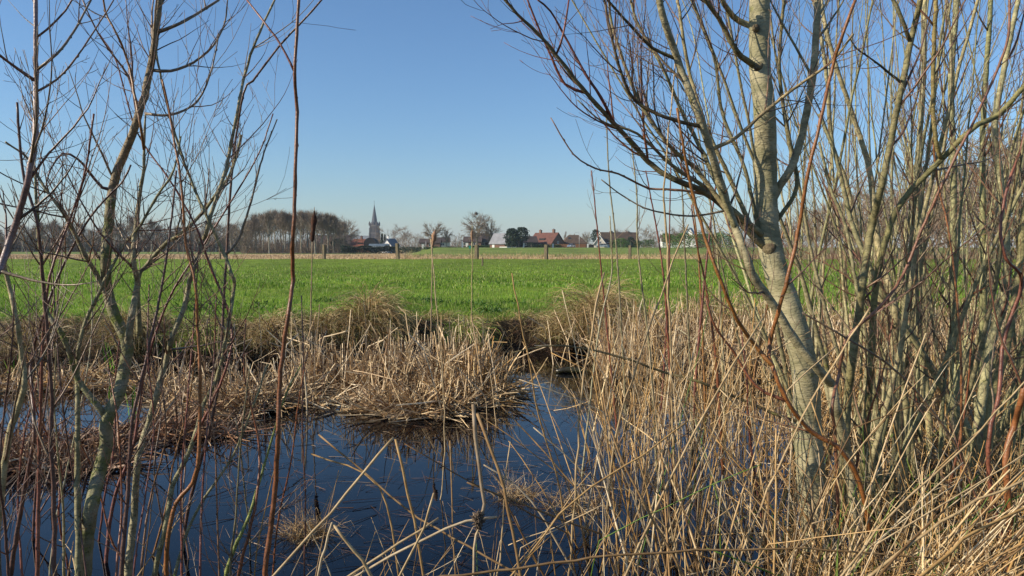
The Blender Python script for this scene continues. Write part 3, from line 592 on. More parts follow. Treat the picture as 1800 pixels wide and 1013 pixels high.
w.stem([(214, 1000), (225, 860), (233, 740), (262, 610), (285, 500), (300, 400), (310, 300)], 3.3, 3.5, 8, 3, 'shoot', pal=PURP, branches=3, twigs=7)
w.stem([(185, 1000), (200, 880), (235, 780), (255, 650), (300, 520), (365, 420), (450, 280), (480, 200)], 3.8, 4.1, 7, 2, 'shoot', pal=REDS, branches=2, bl=0.35, twigs=7)
w.stem([(330, 780), (400, 640), (404, 560), (370, 470), (345, 400), (300, 320), (240, 230), (205, 110), (175, 60)], 3.7, 3.9, 5, 2, 'shoot', pal=REDS, branches=1, bl=0.3, twigs=5, down=False)
w.stem([(395, 449), (420, 420), (445, 340), (460, 280), (487, 210)], 3.6, 3.8, 5, 2, 'shoot', 'branch', pal=PURP, branches=0, twigs=3, down=False)
w.stem([(310, 1000), (345, 900), (410, 800), (450, 700), (470, 640)], 3.5, 3.7, 6, 3, 'bark', branches=0, twigs=5)
w.stem([(400, 1000), (440, 900), (470, 800), (500, 700), (530, 640)], 3.4, 3.6, 7, 2, 'bark', tint=(0.75, 0.95, 0.45), branches=1, bl=0.3, twigs=5)
w.stem([(420, 1010), (450, 880), (455, 780), (430, 660), (432, 560)], 3.4, 3.6, 6, 2, 'shoot', pal=REDS, branches=1, bl=0.3, twigs=4)
w = Willow('willow_shoot', 'single tall straight red shoot rising out of the frame, left of the church', 'willow shoot', foot(466, 3.0), 104, dy=-0.35)
H = w.stem([(466, 1006), (476, 930), (485, 844), (489, 763), (491, 692), (499, 611), (509, 540), (514, 493), (515, 419), (518, 345), (520, 276), (522, 197), (518, 128), (522, 60), (526, -40)], 3.0, 3.0, 9.5, 5, 'shoot', tint=(0.22, 0.085, 0.035), branches=0, twigs=0)
w.stem([(518, 128), (494, 80), (465, 40), (430, -5)], 3.0, 3.1, 4, 3, 'shoot', 'branch', tint=(0.22, 0.08, 0.06), branches=0, twigs=0, down=False)
w = Willow('willow_shoot', 'slim dark shoot slanting up to the right behind the tall red shoot', 'willow shoot', foot(330, 4.0), 105, dy=-0.35)
w.stem([(330, 900), (380, 700), (395, 500), (408, 300), (428, 165), (444, 143), (493, 79), (548, 20), (590, -30)], 4.0, 3.9, 6, 3, 'shoot', pal=PURP, branches=0, twigs=2)

# --- many thin young shoots in the left corner, each a thing
LS = [(10, 940, 25, 500, 6), (38, 1000, 95, 520, 5), (112, 1000, 100, 600, 6), (170, 1000, 215, 560, 5), (205, 1000, 190, 640, 5), (250, 980, 290, 560, 5), (262, 1000, 345, 620, 5), (300, 1000, 268, 640, 4), (335, 1000, 310, 600, 4), (352, 1000, 380, 520, 5), (120, 1000, 45, 640, 5), (385, 1000, 365, 560, 4), (60, 900, 110, 440, 5), (95, 940, 160, 470, 4), (236, 1000, 262, 500, 4), (0, 1000, 40, 690, 6), (405, 1000, 440, 640, 5), (150, 1000, 90, 420, 4), (320, 1000, 350, 430, 5), (440, 1000, 415, 740, 4), (480, 1005, 540, 620, 4), (535, 1000, 530, 520, 4), (230, 1010, 130, 760, 5), (30, 1010, 130, 800, 5)]
rs = np.random.default_rng(150)
for i, (x0, y0, x1, y1, wd) in enumerate(LS):
    Y = rs.uniform(2.9, 4.1); red = rs.random() < 0.45
    brn = not red and rs.random() < 0.55; col = REDS[rs.integers(5)] if red else OLIVT[rs.integers(4)] if brn else PURP[rs.integers(5)]
    word = 'orange red' if red else 'grey olive' if brn else 'dull brown'; wd = wd * 0.78
    near = 'left frame edge' if x0 < 100 else 'mossy willow' if x0 < 260 else 'open left willow' if x0 < 420 else 'tall red shoot'
    dirn = 'leaning right' if x1 > x0 + 25 else 'leaning left' if x1 < x0 - 25 else 'standing straight'
    size = 'tall' if y1 < 540 else 'short'
    w = Willow('willow_shoot', f'{size} {word} shoot {dirn} by the {near}', 'willow shoot', foot(x0, Y), 160 + i, 'young shoots among the left willows', dy=-0.2)
    mx, my = (x0 + x1) / 2 + rs.normal(0, 12), (y0 + y1) / 2
    w.stem([(x0, y0), ((x0 + mx) / 2 + rs.normal(0, 5), (y0 + my) / 2), (mx, my), ((x1 + mx) / 2 + rs.normal(0, 6), (y1 + my) / 2), (x1, y1)], Y, Y + rs.uniform(-0.2, 0.3), wd, 2, 'shoot', tint=col, branches=1 if wd > 4 else 0, bl=0.35, twigs=5, tl=0.3)

# --- right hand tree
w = Willow('willow_tree', 'smooth pale trunked willow, thickest trunk at right with limbs reaching left', 'willow', foot(1440, 3.6), 110)
TR = w.stem([(1443, 1030), (1432, 901), (1424, 822), (1420, 743), (1416, 664), (1400, 585), (1379, 520), (1362, 470), (1348, 395), (1346, 296), (1344, 197), (1336, 123), (1335, 50), (1336, -60)], 3.6, 3.75, 54, 33, 'trunk', 'trunk', branches=0, twigs=2, sides=20, bt=0.5)
def limb(pts, Y0, Y1, w0, w1, m='bark', br=2, tw=6, bl=0.55, **k):
    if br: br += 1; tw += 4
    w.stem(pts, Y0, Y1, w0, w1, m, 'limb', branches=br, twigs=tw, bl=bl, down=False, **k)
w.stem([(1500, 900), (1490, 800), (1468, 710), (1463, 680), (1432, 643), (1400, 601), (1353, 527), (1321, 480), (1309, 444), (1285, 380), (1265, 316), (1245, 252), (1225, 193), (1196, 119), (1166, 30), (1150, -40)], 3.5, 3.1, 18, 12, 'bark', 'limb', branches=4, bl=0.5, twigs=8, bt=0.5, tint=(1, 1, 1))
limb([(1362, 452), (1345, 436), (1319, 410), (1280, 370), (1235, 336), (1186, 316), (1146, 291), (1097, 237), (1048, 183), (1013, 143), (959, 74), (909, 25), (875, -15)], 3.66, 3.0, 14, 4.5, tint=(0.5, 0.48, 0.42), br=3, tw=12, bl=0.4, twigpal=REDS[:3] + PURP[:2])
limb([(1019, 168), (993, 148), (964, 89), (939, 30), (920, -20)], 3.05, 2.95, 5, 3, 'shoot', 0, 2, pal=REDS[1:3])
limb([(1098, 204), (1057, 173), (1028, 128), (993, 64), (968, 20), (945, 0)], 3.2, 3.0, 6, 3, 'shoot', 0, 3, pal=REDS[1:3])
limb([(983, 98), (990, 60), (1000, 0)], 3.1, 3.1, 4, 3, 'shoot', 0, 1, pal=REDS[1:3])
limb([(1345, 425), (1300, 380), (1240, 330), (1180, 290), (1120, 235), (1060, 215), (1015, 176)], 3.65, 3.3, 12, 2, 'bark', 2, 6, tint=(0.8, 0.8, 0.7))
limb([(1235, 230), (1171, 207), (1117, 178), (1097, 143), (1077, 74), (1062, 0), (1058, -20)], 3.3, 3.1, 7, 4, tint=(0.4, 0.32, 0.28), br=1, tw=5)
limb([(1191, 111), (1146, 84), (1107, 44), (1072, 5), (1060, -10)], 3.2, 3.0, 6, 4, tint=(0.4, 0.36, 0.3), br=0, tw=4)
limb([(1334, 125), (1320, 112), (1294, 89), (1270, 44), (1240, 0), (1230, -20)], 3.65, 3.4, 12, 6, tint=(0.55, 0.52, 0.4), br=2, tw=3)
limb([(1326, 52), (1310, 42), (1289, 30), (1270, 0), (1262, -20)], 3.7, 3.6, 12, 8, tint=(1.1, 1.1, 1), br=0, tw=2)
limb([(1356, 366), (1364, 340), (1378, 316), (1393, 291), (1413, 222), (1430, 123), (1438, 0), (1440, -40)], 3.7, 3.8, 15, 11, tint=(1.1, 1.05, 1), br=3, tw=6, twigpal=OLIVT)
limb([(1270, 380), (1215, 380), (1146, 370), (1097, 346), (1057, 316)], 3.3, 3.1, 4, 2, 'shoot', 0, 1, pal=[(0.2, 0.16, 0.11)])
limb([(1255, 269), (1294, 242), (1344, 197), (1400, 153), (1460, 110), (1500, 60)], 3.2, 3.1, 7, 4, tint=(1.1, 0.95, 0.8), br=1, tw=4)
limb([(1240, 345), (1186, 333), (1141, 331), (1087, 306), (1047, 296), (1008, 271), (968, 207)], 3.4, 3.2, 5, 2, 'shoot', 0, 2, pal=[(0.26, 0.15, 0.1)])
limb([(1285, 375), (1225, 300), (1180, 260), (1130, 190), (1100, 120), (1075, 40), (1068, -20)], 3.5, 3.4, 9, 4, tint=(0.8, 0.75, 0.65), br=2, tw=6)
limb([(1300, 400), (1250, 300), (1200, 200), (1165, 120), (1120, 40), (1105, -20)], 3.7, 3.8, 9, 4, tint=(0.9, 0.9, 0.75), br=2, tw=6)
limb([(1320, 420), (1290, 330), (1245, 230), (1215, 140), (1200, 60), (1190, -20)], 3.9, 4.0, 9, 5, tint=(1.0, 0.95, 0.8), br=2, tw=7)
limb([(1330, 430), (1310, 300), (1270, 200), (1255, 100), (1215, 0), (1205, -20)], 3.8, 4.0, 8, 4, tint=(0.55, 0.55, 0.45), br=2, tw=7)
limb([(1356, 410), (1400, 330), (1385, 240), (1370, 120), (1378, 0), (1380, -30)], 3.9, 4.1, 8, 5, tint=(0.6, 0.58, 0.45), br=2, tw=7)
limb([(1410, 740), (1389, 738), (1300, 701), (1225, 670), (1166, 654), (1107, 633), (1033, 614), (968, 608), (900, 620)], 3.5, 3.7, 6, 2.5, tint=(0.42, 0.38, 0.3), br=0, tw=0)

for cx_, cy_, cr in ((1350, 438, 13), (1331, 121, 9), (1326, 52, 7)):
    rg = np.random.default_rng(int(cx_)); c_ = at(cx_, cy_, 3.70 if cx_ < 1360 else 3.74) - w.b; rr_ = cr / F * 3.65
    c_[1] -= 0.022 + 0.1 * rr_; g = Geo(); q = []; n_ = 7
    for k in range(n_): q.append(c_ + np.array([(k / (n_ - 1) - 0.5) * 1.5 * rr_, 0.0, -(k / (n_ - 1) - 0.5) * 1.1 * rr_]) * (1 if cx_ < 1360 else -1))
    g.tube(q, rr_ * np.array([0.35, 0.75, 0.95, 1.0, 0.9, 0.7, 0.3]) * (1 + rg.normal(0, 0.05, n_)), 14); g.build('branch_collar', M['knot'], w.o, smooth=True)
# --- thicket on the right, traced stems
w = Willow('willow_shrub', 'bright red barked willow curving up in front of the pale trunk', 'willow', foot(1530, 3.1), 111)
w.stem([(1530, 960), (1511, 848), (1474, 788), (1426, 759), (1384, 706), (1358, 643), (1353, 606), (1384, 490), (1403, 410), (1420, 306), (1443, 212), (1462, 123), (1482, 59), (1504, 0), (1515, -40)], 3.1, 3.0, 9, 5, 'shoot', tint=(0.27, 0.105, 0.03), branches=2, bl=0.4, twigs=4, bt=0.3)
w.stem([(1358, 650), (1330, 610), (1295, 560), (1262, 480), (1240, 420), (1215, 330), (1200, 250), (1190, 190)], 3.05, 3.0, 8, 4, 'shoot', tint=(0.28, 0.12, 0.03), branches=0, twigs=3, down=False)
w.stem([(1384, 706), (1330, 680), (1290, 620), (1255, 570), (1240, 520)], 3.1, 3.1, 6, 3, 'shoot', tint=(0.27, 0.10, 0.05), branches=0, twigs=2, down=False)
w = Willow('willow_shrub', 'olive willow with a straight dark limb crossing the sky right of the pale trunk', 'willow', foot(1480, 3.9), 112); w.wf = 0.84
w.stem([(1478, 930), (1485, 800), (1490, 700), (1497, 638), (1510, 548), (1517, 494), (1531, 405), (1551, 321), (1566, 247), (1586, 148), (1603, 64), (1618, 0), (1625, -40)], 3.9, 3.6, 20, 11, tint=(0.75, 0.75, 0.6), branches=4, twigs=8, bt=0.4, sides=10)
w.stem([(1603, 75), (1590, 45), (1570, 0), (1560, -20)], 3.65, 3.6, 9, 7, name='branch', tint=(0.5, 0.5, 0.4), branches=0, twigs=1, down=False)
w.stem([(1586, 148), (1540, 110), (1505, 85), (1490, 60)], 3.65, 3.5, 6, 2, name='branch', tint=(0.35, 0.35, 0.3), branches=0, twigs=2, down=False)
w.stem([(1545, 900), (1545, 769), (1537, 690), (1521, 585), (1505, 500), (1487, 400), (1460, 330), (1440, 250)], 4.1, 4.3, 14, 5, branches=4, twigs=8)
w = Willow('willow_shrub', 'grey willow forking low into a long limb that sweeps to the right edge', 'willow', foot(1580, 4.3), 113); w.wf = 0.84
w.stem([(1590, 880), (1584, 796), (1576, 690), (1574, 612), (1571, 533), (1546, 444), (1527, 296), (1497, 197), (1472, 123), (1450, 40), (1440, -30)], 4.3, 4.6, 24, 6, tint=(1.2, 1.15, 1.05), branches=4, twigs=10, sides=10)
w.stem([(1520, 800), (1530, 650), (1541, 494), (1566, 395), (1596, 341), (1655, 281), (1709, 227), (1754, 202), (1800, 153), (1840, 110)], 3.9, 3.6, 16, 10, tint=(0.7, 0.72, 0.5), branches=4, twigs=6)
w.stem([(1655, 285), (1645, 247), (1640, 148), (1645, 0), (1646, -30)], 3.75, 3.7, 9, 8, name='branch', tint=(0.9, 0.8, 0.5), branches=1, twigs=3, down=False)
w.stem([(1610, 860), (1590, 700), (1560, 560), (1517, 444), (1487, 321), (1462, 247), (1452, 123), (1430, 0), (1420, -30)], 4.6, 4.8, 18, 6, tint=(1.05, 1.05, 0.95), branches=5, twigs=10)
w = Willow('willow_shrub', 'willow with pale vertical rods and one thick stem leaning left across the others', 'willow', foot(1690, 4.5), 114); w.wf = 0.84
w.stem([(1690, 920), (1687, 864), (1703, 796), (1700, 754), (1663, 690), (1616, 612), (1568, 538), (1542, 496), (1500, 400), (1470, 280), (1440, 200)], 4.4, 4.5, 22, 7, tint=(1.0, 1.05, 0.95), branches=4, twigs=8, sides=10)
w.stem([(1690, 900), (1685, 750), (1678, 600), (1675, 494), (1676, 300), (1672, 148), (1680, 25), (1684, -30)], 4.7, 5.0, 17, 11, tint=(1.05, 1.15, 1.0), branches=5, twigs=9)
w.stem([(1640, 880), (1630, 700), (1612, 560), (1610, 444), (1613, 296), (1623, 148), (1625, 30), (1628, -20)], 4.9, 5.1, 16, 9, tint=(1.15, 1.15, 1.0), branches=5, twigs=9)
w = Willow('willow_shrub', 'crowded willow clump at the right edge with three thick pale stems', 'willow', foot(1725, 4.2), 115); w.wf = 0.84
w.stem([(1705, 900), (1710, 848), (1721, 743), (1732, 664), (1747, 585), (1765, 533), (1770, 450), (1756, 296), (1749, 222), (1765, 120), (1790, 0)], 4.2, 4.3, 24, 9, tint=(1.1, 1.15, 1.05), branches=4, twigs=9, sides=10)
w.stem([(1730, 920), (1735, 800), (1747, 690), (1768, 612), (1789, 496), (1800, 400), (1812, 300)], 4.0, 4.0, 22, 14, tint=(0.8, 0.8, 0.6), branches=3, twigs=6, sides=10)
w.stem([(1722, 900), (1725, 700), (1729, 494), (1727, 350), (1729, 197), (1739, 49), (1742, -20)], 4.5, 4.7, 17, 9, tint=(0.85, 0.95, 0.75), branches=5, twigs=9)
w = Willow('willow_shrub', 'red rod willow at the lower right corner with orange shoots', 'willow', foot(1745, 3.2), 116)
w.stem([(1780, 1000), (1772, 870), (1768, 800), (1785, 740), (1796, 700), (1820, 600)], 3.1, 3.0, 13, 9, 'shoot', tint=(0.31, 0.12, 0.045), branches=1, twigs=2)
w.stem([(1770, 990), (1740, 850), (1740, 760), (1755, 700), (1765, 600), (1796, 494), (1768, 454), (1759, 395), (1773, 321), (1793, 267), (1810, 200)], 3.2, 3.3, 9, 4, 'shoot', tint=(0.25, 0.09, 0.055), branches=2, twigs=4)
w.stem([(1470, 800), (1463, 712), (1474, 664), (1489, 596), (1553, 533), (1589, 480), (1620, 405), (1670, 296), (1724, 188), (1769, 79), (1775, 0), (1778, -20)], 3.2, 3.2, 6, 4, 'shoot', tint=(0.26, 0.12, 0.07), branches=1, twigs=4)
w.stem([(1760, 960), (1690, 800), (1620, 700), (1560, 640), (1480, 590), (1410, 550)], 3.3, 3.2, 6, 3, 'shoot', tint=(0.18, 0.12, 0.07), branches=1, twigs=4)
w.stem([(1690, 1000), (1690, 800), (1688, 600), (1670, 420), (1650, 330), (1640, 250)], 3.6, 3.7, 5, 3, 'shoot', tint=(0.31, 0.13, 0.05), branches=1, twigs=3)
# --- rods standing further back in the thicket: procedural clumps
spots = [(1450, 5.2, 7), (1500, 6.0, 8), (1545, 5.4, 7), (1600, 5.8, 9), (1650, 5.3, 8), (1700, 6.2, 9), (1750, 5.3, 8), (1795, 5.8, 8), (1400, 6.6, 5), (1640, 7.4, 8), (1780, 7.2, 8), (1520, 7.6, 6), (1845, 4.9, 6)]
rl = ['behind the pale trunk', 'right behind the olive limb', 'between the olive limb and the forking grey willow', 'behind the forking grey willow', 'behind the leaning pale stem', 'behind the vertical rods', 'behind the crowded clump at right', 'at the right frame edge', 'just left of the pale trunk foot, far back', 'at the back of the thicket centre', 'at the back of the thicket by the right edge', 'farthest back, right of the pale trunk', 'partly outside the right frame edge']
spots += [(1500, 4.3, 5), (1560, 4.6, 6), (1625, 4.2, 6), (1680, 4.8, 6), (1760, 4.4, 6), (1430, 4.7, 4)]
rl += ['rooted before the olive limb', 'rooted right of the olive limb', 'rooted before the leaning pale stem', 'rooted left of the crowded clump', 'rooted under the crowded clump', 'rooted just behind the pale trunk']
for i, ((px, Y, ns), rr) in enumerate(zip(spots, rl)):
    rng = np.random.default_rng(300 + i); b = np.array(foot(px, Y)); b[2] = max(0, hz(b[0], b[1]))
    o = thing('willow_shrub', f'slender grey green willow clump {rr}', 'willow', b, 0, 'willow clumps filling the right thicket')
    for k in range(ns if i > 12 else max(4, ns - 2)):
        a = rng.uniform(0, 2 * PI); le = abs(rng.normal(0.14, 0.16)) * (1.6 if i > 12 else 1); d = np.array([math.cos(a) * le, math.sin(a) * le, 1])
        L = rng.uniform(2.6, 4.2); r0 = rng.uniform(0.006, 0.019)
        p, r = grow(np.array([math.cos(a) * 0.12, math.sin(a) * 0.12, -0.1]), d, L, r0, rng, 0.12, 26, 0.035)
        g = Geo(); f = rng.uniform(0.75, 1.3); g.tube(p, r, 7, (f, f * rng.uniform(0.98, 1.08), f * 0.92), rng)
        st = g.build('stem', M['bark'], o, smooth=True); tg = Geo()
        twigs_on(tg, p, r, 11, 0.75, rng, OLIVT if k % 3 == 0 else PURP + REDS if k % 3 == 1 else PURP + OLIVT, 0.2, 0.0042, 0.6, 1, (0.35, 0.8), 6)
        tw = tg.build('twigs', M['shoot'], st, smooth=True); tw['kind'] = 'stuff'
# thin upright shoots between the thicket and the open water (things)
TS = [(1085, 760, 1040, 300, 4), (1100, 720, 1065, 180, 4), (1180, 700, 1135, 300, 5), (1215, 690, 1190, 120, 4), (1240, 720, 1205, 280, 5), (1275, 760, 1215, 150, 6), (1225, 640, 1275, 190, 5), (1145, 650, 1108, 240, 4), (1160, 760, 1180, 260, 4), (1320, 700, 1245, 330, 4), (1260, 650, 1215, 360, 5), (1050, 600, 1072, 380, 3), (1330, 640, 1405, 300, 5), (1430, 700, 1475, 300, 5), (1350, 980, 1300, 560, 5), (1395, 900, 1450, 430, 5), (1480, 950, 1570, 560, 6), (1600, 980, 1560, 600, 6), (1650, 950, 1720, 500, 5)]
for i, (x0, y0, x1, y1, wd) in enumerate(TS):
    Y = gY(max(y0, 700)) if y0 > 700 else rs.uniform(4.5, 6.5); Y = min(Y, 6.5); red = i % 2 == 0
    col = REDS[rs.integers(4)] if red else OLIVT[rs.integers(4)]
    word = 'rust red' if red else 'olive brown'
    near = 'left of the pale trunk' if x0 < 1290 else 'beside the pale trunk' if x0 < 1440 else 'in front of the right thicket'
    dirn = 'leaning right' if x1 > x0 + 25 else 'leaning left' if x1 < x0 - 25 else 'standing straight'
    size = 'tall' if y1 < 270 else 'short'
    w = Willow('willow_shoot', f'{size} {word} shoot {dirn}, {near}', 'willow shoot', foot(x0, Y), 360 + i, 'thin shoots round the right willow')
    mx, my = (x0 + x1) / 2 + rs.normal(0, 9), (y0 + y1) / 2
    w.stem([(x0, y0), (mx, my), ((x1 + mx) / 2 + rs.normal(0, 5), (y1 + my) / 2), (x1, y1)], Y, Y, wd, 2, 'shoot', tint=col, branches=0, twigs=4, tl=0.3)

rng = np.random.default_rng(95)
g = Geo(); n = 175; px = np.concatenate([rng.normal(780, 50, 85), rng.normal(570, 60, 45), rng.normal(1000, 20, 10), rng.uniform(250, 600, 35)]); Y = np.concatenate([rng.normal(7.5, 0.6, 85), rng.normal(8.3, 0.4, 45), rng.normal(9.6, 0.2, 10), rng.normal(7.1, 0.3, 35)]); x = (px - 900) / F * Y
p, rad = strands(np.stack([x, Y, np.zeros(n)], -1), rng.uniform(0.35, 0.95, n), rng.uniform(0, 6.3, n), np.abs(rng.normal(0.25, 0.3, n)), rng.normal(0, 0.1, n), rng, 9, rng.uniform(0.005, 0.010, n), 0.6, 0.55, (0.5, 1.1), jit=0.03)
add_strands(g, p, rad, pick(np.array([(0.80, 0.66, 0.45), (0.72, 0.56, 0.35), (0.62, 0.45, 0.26)]), n, rng), 4, 0.4, rng); stuff(g, 'broken_stalks', 'thick pale snapped cattail stalks sticking out of the reed heaps')
# ------------------------------------------------------------------ foreground reeds, each a thing
def px_strand(pts, Y0, Y1, w0, w1, ext=True):
    cum = np.linspace(0, 1, len(pts)); C = [[*at(px, py, Y0 + (Y1 - Y0) * t), (w0 + (w1 - w0) * t) / 2 / F * (Y0 + (Y1 - Y0) * t)] for (px, py), t in zip(pts, cum)]
    if ext and C[0][2] > 0.02:
        d = np.array(C[0]) - np.array(C[1]); d[3] = 0; k = (C[0][2] - 0.0) / max(1e-3, -d[2]); k = min(k, 3)
        C.insert(0, list(np.array(C[0]) + d * k))
    C = catmull(C, 0.07); C[1:-1, :3] += np.random.default_rng(len(C) + int(pts[0][0])).normal(0, 0.0022, (len(C) - 2, 3)); return C[:, :3], C[:, 3]
def reed_thing(P, rad, tint, label, group='dead reed stalks in the foreground', name='reed_stalk', aspect=0.7, sides=5, cat='reed stalk'):
    b = P[0].copy(); g = Geo(); co, lo, le = batch((P - b)[None], rad[None], sides, aspect, np.random.default_rng(int(abs(P[0, 0]) * 1e4) % 9999))
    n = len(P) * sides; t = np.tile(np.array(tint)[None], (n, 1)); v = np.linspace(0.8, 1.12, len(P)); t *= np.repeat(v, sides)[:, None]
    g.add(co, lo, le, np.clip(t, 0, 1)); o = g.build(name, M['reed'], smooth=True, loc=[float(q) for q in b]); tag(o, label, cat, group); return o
c1, c2, c3, c4 = (0.50, 0.37, 0.20), (0.44, 0.28, 0.11), (0.30, 0.19, 0.085), (0.56, 0.45, 0.29)
FR = [([(916, 1011), (895, 901), (876, 822), (839, 727)], 2.5, 2.6, 6, 6, c3, 'brown reed stalk leaning left behind the thick bent grey stalk'),
 ([(997, 933), (976, 827), (947, 733), (926, 617), (900, 480)], 3.3, 3.4, 4, 3, c2, 'tall thin orange tan reed leaning left over the water beside the middle heap'),
 ([(482, 1011), (582, 901), (692, 769)], 2.5, 2.7, 5, 5, c1, 'long reed slanting up to the right across the dark water at centre'),
 ([(745, 1011), (734, 954), (718, 869), (695, 772)], 2.6, 2.7, 5, 5, c2, 'tan reed that meets the tip of the long slanting one'),
 ([(771, 930), (713, 896), (650, 838), (560, 764)], 2.7, 2.9, 4, 4, c3, 'brown reed arching down from left above the long slanting reed'),
 ([(700, 1011), (682, 890), (639, 832), (547, 798)], 2.8, 3.0, 5, 4, c2, 'reed with a bent rusty tip pointing left over the dark water'),
 ([(703, 1011), (745, 927), (763, 867)], 2.5, 2.5, 6, 5, c1, 'short blunt reed stub leaning right at bottom centre'),
 ([(560, 1011), (572, 965), (584, 919)], 2.4, 2.4, 7, 6, c4, 'short thick pale stub at bottom left of centre'),
 ([(650, 1011), (624, 969), (586, 922)], 2.4, 2.4, 7, 5, c1, 'broken piece leaning left off the short pale stub'),
 ([(618, 1011), (703, 954), (771, 911)], 2.5, 2.6, 5, 4, c1, 'low reed crossing to the right at bottom centre'),
 ([(634, 1009), (745, 948), (818, 917), (874, 909)], 2.6, 2.7, 5, 5, c4, 'pale reed lying nearly flat below the mud clump'),
 ([(800, 1011), (795, 901), (791, 775)], 2.8, 2.9, 4, 4, c3, 'straight upright dull reed left of the mud clump'),
 ([(875, 1011), (881, 954), (887, 848), (897, 777)], 2.8, 2.9, 5, 3, c1, 'upright tan reed just right of the mud clump'),
 ([(987, 969), (955, 911), (908, 854), (850, 817)], 3.0, 3.1, 4, 3, c4, 'whitish reed bending left across the open water'),
 ([(1000, 1011), (1013, 848), (1024, 690), (1049, 533), (1062, 480)], 3.0, 3.2, 6, 5, c1, 'long upright golden reed at the right edge of the open water'),
 ([(1190, 1006), (1172, 420), (1168, 330), (1192, 60)], 3.4, 3.2, 6, 3, c1, 'very tall pale straw reed rising into the sky left of the right willow'),
 ([(1060, 1011), (1080, 780), (1120, 640), (1190, 440), (1210, 395)], 3.2, 3.3, 6, 3, c1, 'long golden reed leaning right towards the right willow'),
 ([(1100, 1011), (1200, 800), (1290, 640), (1340, 560)], 2.8, 3.0, 6, 4, c1, 'long straw reed slanting right in front of the willow limb'),
 ([(900, 1011), (1010, 880), (1130, 800), (1210, 740)], 2.5, 2.8, 5, 4, c2, 'reed slanting right low over the water edge'),
 ([(1200, 1011), (1090, 800), (1060, 690)], 2.7, 2.9, 5, 4, c3, 'brown reed leaning left at the edge of the rush clump'),
 ([(900, 1000), (1100, 975), (1300, 966), (1500, 970), (1737, 995)], 2.35, 2.5, 5, 3.5, c3, 'long reed lying level along the bottom right edge'),
 ([(1290, 1011), (1350, 860), (1430, 700), (1530, 540)], 2.9, 3.0, 5, 4, c1, 'reed slanting up right past the pale trunk'),
 ([(1480, 1011), (1570, 900), (1700, 780), (1830, 640)], 2.4, 2.5, 6, 4, c1, 'broad straw reed sweeping to the right edge'),
 ([(1530, 1011), (1680, 900), (1830, 830)], 2.3, 2.4, 8, 6, c1, 'thick bleached reed leaf sweeping right at the bottom corner'),
 ([(1620, 1011), (1720, 930), (1830, 880)], 2.2, 2.3, 8, 6, c2, 'lowest broad reed leaf in the bottom right corner'),
 ([(740, 1011), (775, 870), (780, 700), (757, 420)], 4.3, 4.4, 3, 2, (0.45, 0.36, 0.22), 'thin pale stem standing before the middle heap')]
for pts, Y0, Y1, a_, b_, c_, lab in FR:
    P, r = px_strand(pts, Y0, Y1, a_, b_); reed_thing(P, r, c_, lab, None)
# thick bent stalk with a clump of mud
o = thing('reed_stalk', 'thick grey bent reed stalk hanging into a brown mud clump at centre', 'reed stalk', at(832, 1006, 2.45))
bz = np.array(o.location)
P, r = px_strand([(842, 917), (853, 885), (842, 817), (832, 711)], 2.45, 2.5, 6, 7.5, False); g = Geo(); g.tube(P - bz, r, 7, (0.34, 0.26, 0.17)); g.build('bent_stalk', M['reed'], o, True)
P, r = px_strand([(832, 1006), (837, 943), (842, 920)], 2.45, 2.45, 5, 5); g = Geo(); g.tube(P - bz, r, 6, (0.58, 0.46, 0.3)); g.build('lower_stalk', M['reed'], o, True)
rng = np.random.default_rng(8); g = Geo(); n = 240; c = at(841, 915, 2.45) - bz
d = rng.normal(size=(n, 3)); d /= np.linalg.norm(d, axis=1)[:, None]; d *= np.array([0.020, 0.018, 0.034]) * rng.uniform(0.3, 1, (n, 1))
p = np.stack([c + d * 0.3, c + d * 0.8, c + d * 1.1 + rng.normal(0, 0.005, (n, 3))], 1); add_strands(g, p, np.tile([0.003, 0.005, 0.0015], (n, 1)), np.tile([1., 1, 1], (n, 1)), 4, 0.8, rng)
g.build('mud_clump', M['mud'], o, True)
# procedural foreground stalks (individual things)
rng = np.random.default_rng(77); cnt = 0
def near_reeds(N, px0, px1, Y0, Y1, L, azr, leanr, zone, w=(0.0026, 0.0062), kink=0.45, green=0.05):
    global cnt
    for i in range(N):
        Y = rng.uniform(Y0, Y1); x = gx(rng.uniform(px0, px1), Y); z = max(hz(x, Y), -0.02)
        az = rng.uniform(*azr); le = abs(rng.normal(leanr[0], leanr[1])); l = rng.uniform(*L)
        kk = rng.random() < kink
        p, rad = strands(np.array([[x, Y, z]]), np.array([l]), np.array([az]), np.array([le]), np.array([rng.normal(0.12, 0.15)]), rng, 12, rng.uniform(*w), 0.5, 1.0 if kk else 0.0, (0.35, 1.05) if rng.random() < 0.7 else (1.9, 2.6), jit=0.03)
        gr = rng.random() < green; k = rng.integers(len(TAN)); col = GREEN[k % 3] if gr else TAN[k] * rng.uniform(0.72, 1.0)
        cw = 'green based' if gr else ['pale straw', 'golden', 'bleached', 'brown', 'buff', 'dark brown', 'orange tan'][k]
        dirn = 'upright' if le < 0.12 else 'leaning right' if math.cos(az) > 0.25 else 'leaning left' if math.cos(az) < -0.25 else 'leaning away'
        lab = f'{cw} {"snapped" if kk else "unbroken"} {"long" if l > (L[0] + L[1]) / 2 else "short"} reed stalk {dirn}, {zone}'
        reed_thing(p[0], rad[0], col, lab); cnt += 1
near_reeds(60, 1015, 1200, 2.7, 3.9, (0.6, 1.45), (-0.6, 3.6), (0.28, 0.2), 'right of the open water')
near_reeds(70, 1180, 1420, 2.6, 3.9, (0.5, 1.35), (-0.8, 3.8), (0.28, 0.22), 'by the pale trunk foot')
near_reeds(60, 1400, 1650, 2.4, 3.4, (0.5, 1.1), (-0.8, 3.8), (0.5, 0.3), 'before the willow thicket')
